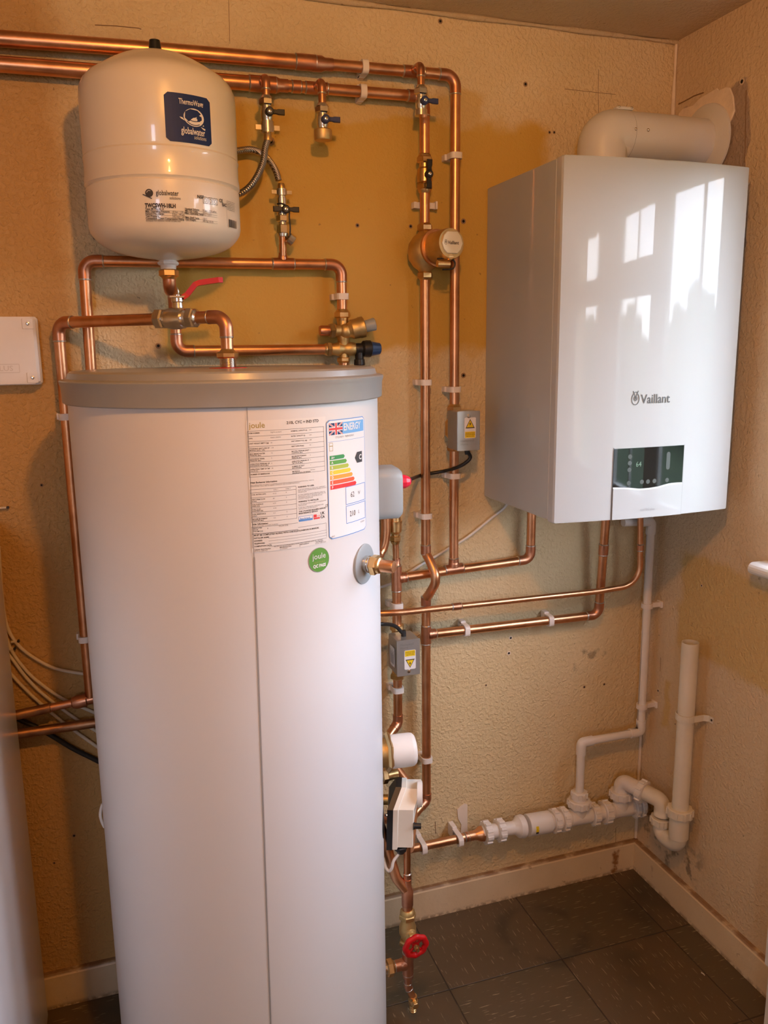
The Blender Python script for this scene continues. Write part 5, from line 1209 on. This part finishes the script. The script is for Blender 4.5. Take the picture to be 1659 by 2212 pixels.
# trap
stx=-.047; sty=at(1482,1540,x=stx).y; stz=at(1491,1387,x=stx).z
tl=at(1430,1760,x=stx)
up=tb2+Vector((0,0,.050)); zt7=at(1337,1686,y=Yw).z+.004
tr=thing('waste_trap','aged white U-shaped trap joining the waste pipe to the standpipe by the right wall','waste trap',tl)
eb=Vector((up.x,Yw,zt7-.006)); ytl=tl.y; 
Pn=[up,eb,Vector((tl.x,ytl-.0,eb.z-.012)),Vector((tl.x,ytl,tl.z-.02))]
pth,cor=fillet([up,eb,Vector((tl.x,ytl,eb.z-.010)),tl],[.022,.030]); 
k0,k1,a,b=cor[0]; k2,k3,_,_=cor[1]
hd_=(pth[k2]-pth[k1]).normalized(); mid=pth[k1]+(pth[k2]-pth[k1])*.5
MB().tube(pth[:k1+1]+[mid],.0205,32).build('upper_bend',WPL,tr)
ribnut(tr,mid-hd_*.008,hd_,.020,.0275)
MB().tube([mid]+pth[k2:]+[tl+Vector((0,0,-.0))],.0212,32).build('side_bend',CREAMP,tr)
ribnut(tr,tl+Vector((0,0,-.006)),(0,0,-1),.019,.0265,mat=CREAMP)
zU=at(1472,1843,x=stx).z+.008
ub_,_=fillet([tl+Vector((0,0,-.01)),Vector((stx,ytl,zU)),Vector((stx,sty,zU)),Vector((stx,sty,at(1475,1760,x=stx).z+.010))],[.030,.030])
MB().tube(ub_,.0215,32).build('u_bend',CREAMP,tr)
zn=at(1476,1766,x=stx).z
m=MB(); sleeve(m,Vector((stx,sty,zU+.028)),Vector((stx,sty,zn+.004)),.0245); m.build('outlet_socket',CREAMP,tr)
ribnut(tr,Vector((stx,sty,zn-.002)),Zv,.022,.0300,mat=CREAMP)
sp_=thing('standpipe','tall open-topped cream waste standpipe strapped to the right wall','standpipe',(stx,sty,zn))
m=MB(); ro,ri=.0205,.0182; K=36; m.lathe((stx,sty,0),Zv,[(stz-.05,ri),(stz,ri),(stz+.0,ro),(zn+.018,ro)],n=K,cap=False)
m.build('tube',CREAMP,sp_)
m=MB(); m.lathe((stx,sty,stz-.03),Zv,[(0,ri-.0004),(.0001,0)],n=24); m.build('dark_inside',MBLK,sp_)
zc_=at(1497,1530,x=0).z
m=MB(); th0=[-PI*.62+PI*1.24*i/16 for i in range(17)]; vs=[];fs=[]
path=[Vector((0-.001,sty+.030,zc_)),Vector((-.014,sty+.0215,zc_))]+[Vector((stx-math.cos(a)*(ro+.003),sty+math.sin(a)*(-1)*(ro+.003),zc_)) for a in [-PI*.60+PI*1.2*i/16 for i in range(17)]]+[Vector((-.012,sty-.0225,zc_)),Vector((-.002,sty-.030,zc_)),Vector((-.0015,sty-.046,zc_))]
ob=strip(path,.016,.0025,(0,0,1),CREAMP,'strap',None)
ob.name='pipe_strap'; ob['label']='cream screwed strap holding the open standpipe to the right wall'; ob['category']='pipe clip'
MB().lathe(Vector((-.0028,sty-.040,zc_)),(-1,0,0),[(0,.003),(.0012,.0028),(.0014,0)],n=10).build('screw_head',INK,ob)
# ---- condensate pipe
cnx=-.046;cny=-.055
ctop=Vector((cnx,cny,1.03)); zel2=at(1379,1581,y=cny).z; xb2=at(1251,1640,y=cny).x; ybase=Yw
cx1=at(1403,1200,y=cny).x; ctop=Vector((cx1,cny,at(1410,1126,y=cny).z)); xlow=cx1
cp_=thing('condensate_pipe','thin white plastic condensate pipe dropping from the boiler beside the room corner','pipe',(xlow,cny,.8))
rc=.0108
cy2=tb1.y
P=[ctop+Vector((-.085,0,.004)),Vector((xlow,cny,ctop.z)),Vector((xlow,cny,zel2)),Vector((xb2,cy2,zel2+.0)),Vector((tb1.x,cy2,tb1.z+.065))]
P[3].x=tb1.x
pth,cor=fillet(P,.010); MB().tube(pth,rc,24).build('pipe',WPL,cp_)
for c in cor:
    k0,k1,a,b=c; MB().tube([pth[k0]+a*.024]+pth[k0:k1+1]+[pth[k1]+b*.024],rc+.0022,24).build('elbow_joint',WPL,cp_)
# clips of the condensate pipe
def cclip(py,label):
    z=onlinev(py,P[1],P[2]).z; o=Vector((xlow,cny,z)); m=MB()
    m.lathe(o+Vector((0,0,-.0065)),Zv,[(0,rc+.0002),(0,rc+.004),(.013,rc+.004),(.013,rc+.0002)],n=28)
    m.box((rc,-.005,-.0065),(-xlow-.0005,.005,.0065),M=Matrix.Translation(o),bev=.0015); m.box((-xlow-.006,-.012,-.009),(-xlow-.0005,.012,.009),M=Matrix.Translation(o),bev=.0015)
    ob=m.build('pipe_clip',CLIP,None,origin=o); ob['label']=label; ob['category']='pipe clip'; ob['group']='white pipe clips'
cclip(1308,'white clip on the thin condensate pipe, upper of its two'); cclip(1525,'white clip on the thin condensate pipe, lower of its two')
# ================================================================= CLIPS on the back wall
def clip_mesh(r,dist,half=.0065):
    """pipe along local Z through the origin; wall at +Y dist"""
    th=.0032; ro=r+th; m=MB(); out=[];inn=[]
    seq=[(ro,dist-.007),(ro,0)]+[(ro*math.cos(a),-ro*math.sin(a)) for a in [PI*i/14 for i in range(1,14)]]+[(-ro,0),(-ro,dist-.007)]
    # squarish front: push the arc outwards
    k=.78
    def sq(x,y,R):
        if y<0:
            n=(abs(x/R)**3.2+abs(y/R)**3.2)**(1/3.2); return x/n*1.0,y/n*1.0
        return x,y
    out=[sq(x,y,ro) for x,y in seq]; inn=[(x*(r+.0002)/ro if y<=0 else math.copysign(r+.0002,x),y*(r+.0002)/ro if y<0 else y) for x,y in seq]
    n=len(out); vs=[];fs=[]
    for (x,y) in out: vs+=[(x,y,-half),(x,y,half)]
    for (x,y) in inn: vs+=[(x,y,-half),(x,y,half)]
    for i in range(n-1):
        a=2*i; b=2*n+2*i
        fs+=[(a,a+1,a+3,a+2),(b,b+2,b+3,b+1),(a,a+2,b+2,b),(a+1,b+1,b+3,a+3)]
    m.add(vs,fs); m.box((-ro-.0045,r+.004,-half),(ro+.001,dist-.0006,half),bev=.001); return m
cm22=clip_mesh(r22,-D).build('pipe_clip',CLIP)
first=[True]
def clip(p,horiz,label,grp,dirv=None):
    o=cm22 if first[0] else cm22.copy()
    if not first[0]: bpy.context.scene.collection.objects.link(o)
    first[0]=False; o.location=p
    if horiz:
        dv=dirv or Xv; o.rotation_euler=(0,PI/2-math.atan2(dv.z,dv.x),0)
    o['label']=label; o['category']='pipe clip'; o['group']=grp
gcl='white pipe clips'
clip(onlinev(337,cr,Vector((VXR,D,1.0))),0,'white clip near the top of the upright copper pipe beside the boiler',gcl)
clip(onlinev(841,cr,Vector((VXR,D,1.0))),0,'white clip on the pipe just above the upper grey valve box',gcl)
clip(onlinev(1027,cr,Vector((VXR,D,.9))),0,'white clip on the pipe just below the upper grey valve box',gcl)
clip(onlinev(826,Vector((XF,D,1.6)),Vector((XF,D,.3))),0,'white clip on the long upright pipe, highest below the magnetic filter',gcl)
clip(onlinev(1113,Vector((XF,D,1.6)),Vector((XF,D,.3))),0,'white clip on the long upright pipe, second below the magnetic filter',gcl)
clip(onlinev(1641,Vector((XF,D,1.6)),Vector((XF,D,.3))),0,'white clip on the long upright pipe, lowest, above the thermostat box',gcl)
clip(onlinev(1308,Vector((XV,D,1.2)),Vector((XV,D,.3))),0,'white clip above the lower grey valve box beside the cylinder',gcl)
clip(onlinev(1490,Vector((XV,D,1.2)),Vector((XV,D,.3))),0,'white clip below the lower grey valve box beside the cylinder',gcl)
clip(onlinev(641,pRc,Vector((pRc.x,D,1.3))),0,'white clip just above the brass pressure reducing valve',gcl)
clip(onlinev(900,pcl,low),0,'white clip on the far left pipe, just under the grey cylinder lid',gcl)
clip(onlinev(1379,pcl,low),0,'white clip on the far left pipe, half hidden by the middle of the cylinder',gcl)
clip(online(787,a2,cr),1,'white clip on the upper header pipe',gcl,dirx)
clip(online(783,bm,bcr),1,'white clip on the lower header pipe',gcl,dl_)
bd3=(q1-brz).normalized()
clip(online(1006,brz,q1),1,'white clip on the lowest branch pipe, left of the two',gcl,bd3)
clip(online(1187,brz,q1),1,'white clip on the lowest branch pipe, right of the two under the boiler',gcl,bd3)
for px,lb in ((912,'white clip on the copper waste pipe right beside the thermostat box'),(990,'white clip on the copper waste pipe next to the ribbed white fittings')):
    q=online(px,ws,wp); o=cm22.copy(); bpy.context.scene.collection.objects.link(o); o.location=q; o.scale=(1,1.57,1); o.rotation_euler=(0,PI/2-math.atan2(wd_.z,wd_.x),0); o['label']=lb; o['category']='pipe clip'; o['group']=gcl
# open clip behind the pipe above the filter
oc=Vector((XF,0,A(920,441).z)); m=MB()
m.box((-.017,-.018,-.0065),(.017,-.0005,.0065),M=Matrix.Translation(oc),bev=.001)
m.box((-.020,-.022,-.0065),(-.014,-.004,.0065),M=Matrix.Translation(oc)); m.box((.013,-.017,-.0065),(.034,-.012,.0065),M=Matrix.Translation(oc)); m.box((.031,-.024,-.0075),(.035,-.008,.0090),M=Matrix.Translation(oc))
for i in range(4): m.box((.016+i*.004,-.0185,-.0065),(.018+i*.004,-.011,.0065),M=Matrix.Translation(oc))
ob=m.build('pipe_clip',CLIP,None,origin=oc); ob['label']='white clip hanging open behind the pipe above the magnetic filter'; ob['category']='pipe clip'; ob['group']=gcl
# ================================================================= LEFT SIDE
jb2=thing('junction_box','white square junction box with corner screws on the back wall at far left','junction box',at(40,760,y=0))
q0=at(0,686,y=-.040); q1_=at(79,823,y=-.040); x1=at(76,700,y=-.04).x; x1=-1.4785; z1=1.5500; z0=1.4225; x0=-1.70
m=MB(); m.box((x0,-.026,z0-.002),(x1+.003,-.0005,z1+.002),bev=.004); m.build('box_base',WPL,jb2)
m=MB(); m.box((x0,-.042,z0),(x1,-.024,z1),bev=.005); jl=m.build('box_lid',WPL,jb2)
for zz in (z1-.012,z0+.012): 
    MB().box((x1-.024,-.0435,zz-.010),(x1-.003,-.040,zz+.010),bev=.0012).build('corner_tab',WPL,jl)
    MB().lathe((x1-.0135,-.0435,zz),(0,-1,0),[(0,.0036),(.001,.0034),(.0014,.002),(.0014,0)],n=12).build('corner_screw',CHROME,jl)
WPD=simple('white_plastic_emboss',(0.66,0.60,0.54),0.5)
d=Decal(planefn((0,-.042,0),Xv,Zv,(0,-1,0))); a=at(42,795,y=-.042); b=at(-30,806,y=-.042); d.frame(b.x-.02,a.z-.0085,a.x,a.z+.0075,.0012,WPD); d.text('PLUS',a.x-.0445,a.z-.0050,.0140,WPD,sx=1.1,bold=.01); d.build('embossed_name',jl)
# old pipes at left
YO=-.035
op=thing('old_copper_pipe','dull old copper pipe with a stepped joint left of the cylinder, upper of two','pipe',at(100,1530,y=YO))
p1=at(34,1545,y=YO); p2=at(200,1509,y=YO); dv=(p2-p1).normalized(); 
pa=p1-dv*.9; pa.x=max(pa.x,-2.7)
MB().cyl(p1-dv*.5,p1+(p2-p1)*.45,.0105).build('tube',COPO,op); MB().cyl(p1+(p2-p1)*.40,p2+dv*.03,.0085).build('thin_tube',COPF,op)
m=MB(); m.lathe(p1+(p2-p1)*.72,dv,[(0,.009),(.002,.012),(.012,.0145),(.030,.0145),(.032,.0115),(.044,.0115)],n=24); m.build('joint',COPF,op)
op=thing('old_copper_pipe','dull old copper pipe left of the cylinder, lower of the two','pipe',at(100,1576,y=YO))
p1=at(36,1586,y=YO); p2=at(201,1562,y=YO); dv=(p2-p1).normalized(); MB().cyl(p1-dv*.5,p2+dv*.05,.0105).build('tube',COPO,op)
WCA=simple('cable_cream',(0.74,0.64,0.50),0.5,var=.05)
cabs=[('cream cable sweeping to the cylinder, highest of the bundle on the left wall',[(-3,1180),(2,1262),(8,1320),(17,1358),(38,1392),(72,1420),(120,1444),(184,1456),(240,1462)],.0037,-.006),
('cream cable of the left bundle, second from the top',[(-6,1240),(0,1300),(8,1350),(22,1400),(57,1449),(96,1483),(139,1511),(196,1536),(250,1560)],.0036,-.006),
('cream cable of the left bundle, third from the top',[(-14,1330),(-4,1380),(8,1405),(22,1418),(57,1464),(96,1502),(163,1552),(199,1574),(250,1605)],.0036,-.006),
('cream cable of the left bundle, lowest of the cream ones',[(-20,1370),(0,1425),(22,1454),(50,1484),(86,1518),(139,1562),(201,1607),(250,1640)],.0036,-.0065)]
for lb,pp,r,y in cabs:
    o=thing('wall_cable',lb,'cable',at(*pp[4],y=y),group='cables on the left wall'); MB().tube(smooth([at(a,b,y=y) for a,b in pp],5),r,10).build('cable_sheath',WCA,o)
o=thing('wall_cable','thick black cable slanting down behind the old pipes to the cylinder','cable',at(100,1579,y=-.010),group='cables on the left wall')
MB().tube(smooth([at(a,b,y=-.010) for a,b in ((-60,1500),(34,1550),(96,1580),(158,1617),(206,1641),(260,1670))],5),.0055,12).build('cable_sheath',BLK,o)
for (a,b),lb in (((10,1095),'tiny cable clip with a nail, highest on the left cable'),((33,1383),'tiny cable clip with a nail where the cable bundle spreads, upper of two'),((25,1399),'tiny cable clip with a nail where the cable bundle spreads, lower of two')):
    q=at(a,b,y=0); m=MB(); m.box((-.008,-.0105,-.002),(.004,-.0003,.002),M=Matrix.Translation(q),bev=.0006); ob=m.build('cable_clip',WCA,None,origin=q); ob['label']=lb; ob['category']='cable clip'
    MB().lathe(q+Vector((.007,0,0)),(0,-1,0),[(0,.0016),(.009,.0016),(.009,.003),(.010,.003)],n=10).build('nail',INK,ob)
# tall glossy appliance at the left edge
ap=thing('fridge_freezer','tall glossy white appliance side panel at the left edge, mirroring the wall pipes','appliance',(-1.90,-.35,0))
APM=simple('appliance_white',(0.82,0.81,0.81),0.22,spec=.30,var=.01)
xe=at(100,2150,y=-.045).x
m=MB(); m.box((xe-.60,-.62,.012),(xe,-.045,1.15),bev=.006); m.build('cabinet',APM,ap)
m=MB(); m.box((xe-.60,-.680,.06),(xe,-.626,1.15),bev=.008); m.build('door',APM,ap)
for x in (xe-.56,xe-.05): MB().lathe((x,-.58,0),Zv,[(0,.018),(.013,.018)],n=16).build('foot',BLK,ap)
ap.rotation_euler=(0,.0,0)
# ---------------------------------------------------------------- small debris on floor
m=MB(); m.tube([at(1515,2101,z=.002),at(1520,2104,z=.003),at(1522,2107,z=.002)],.0012,6); ob=m.build('debris_chip',WPL,None); ob['label']='tiny white chip lying on the dark floor tiles near the right skirting'; ob['category']='debris'
# ================================================================= CAMERA + RENDER SETTINGS
cd=bpy.data.cameras.new('camera'); cd.sensor_fit='VERTICAL'; cd.sensor_height=36; cd.sensor_width=27; cd.lens=FPX/2212*36; cd.clip_start=.02
co=bpy.data.objects.new('camera',cd); bpy.context.scene.collection.objects.link(co); co.location=CAM; co.rotation_euler=ROT
sc=bpy.context.scene; sc.camera=co
sc.view_settings.view_transform='Standard'; sc.view_settings.look='None'; sc.view_settings.gamma=1; sc.view_settings.use_curve_mapping=False
sc.view_settings.exposure=0.0
try:
    sc.cycles.use_denoising=True; sc.cycles.max_bounces=8; sc.cycles.diffuse_bounces=4; sc.cycles.glossy_bounces=4; sc.cycles.transparent_max_bounces=12; sc.cycles.sample_clamp_indirect=6; sc.cycles.caustics_reflective=False
except Exception: pass
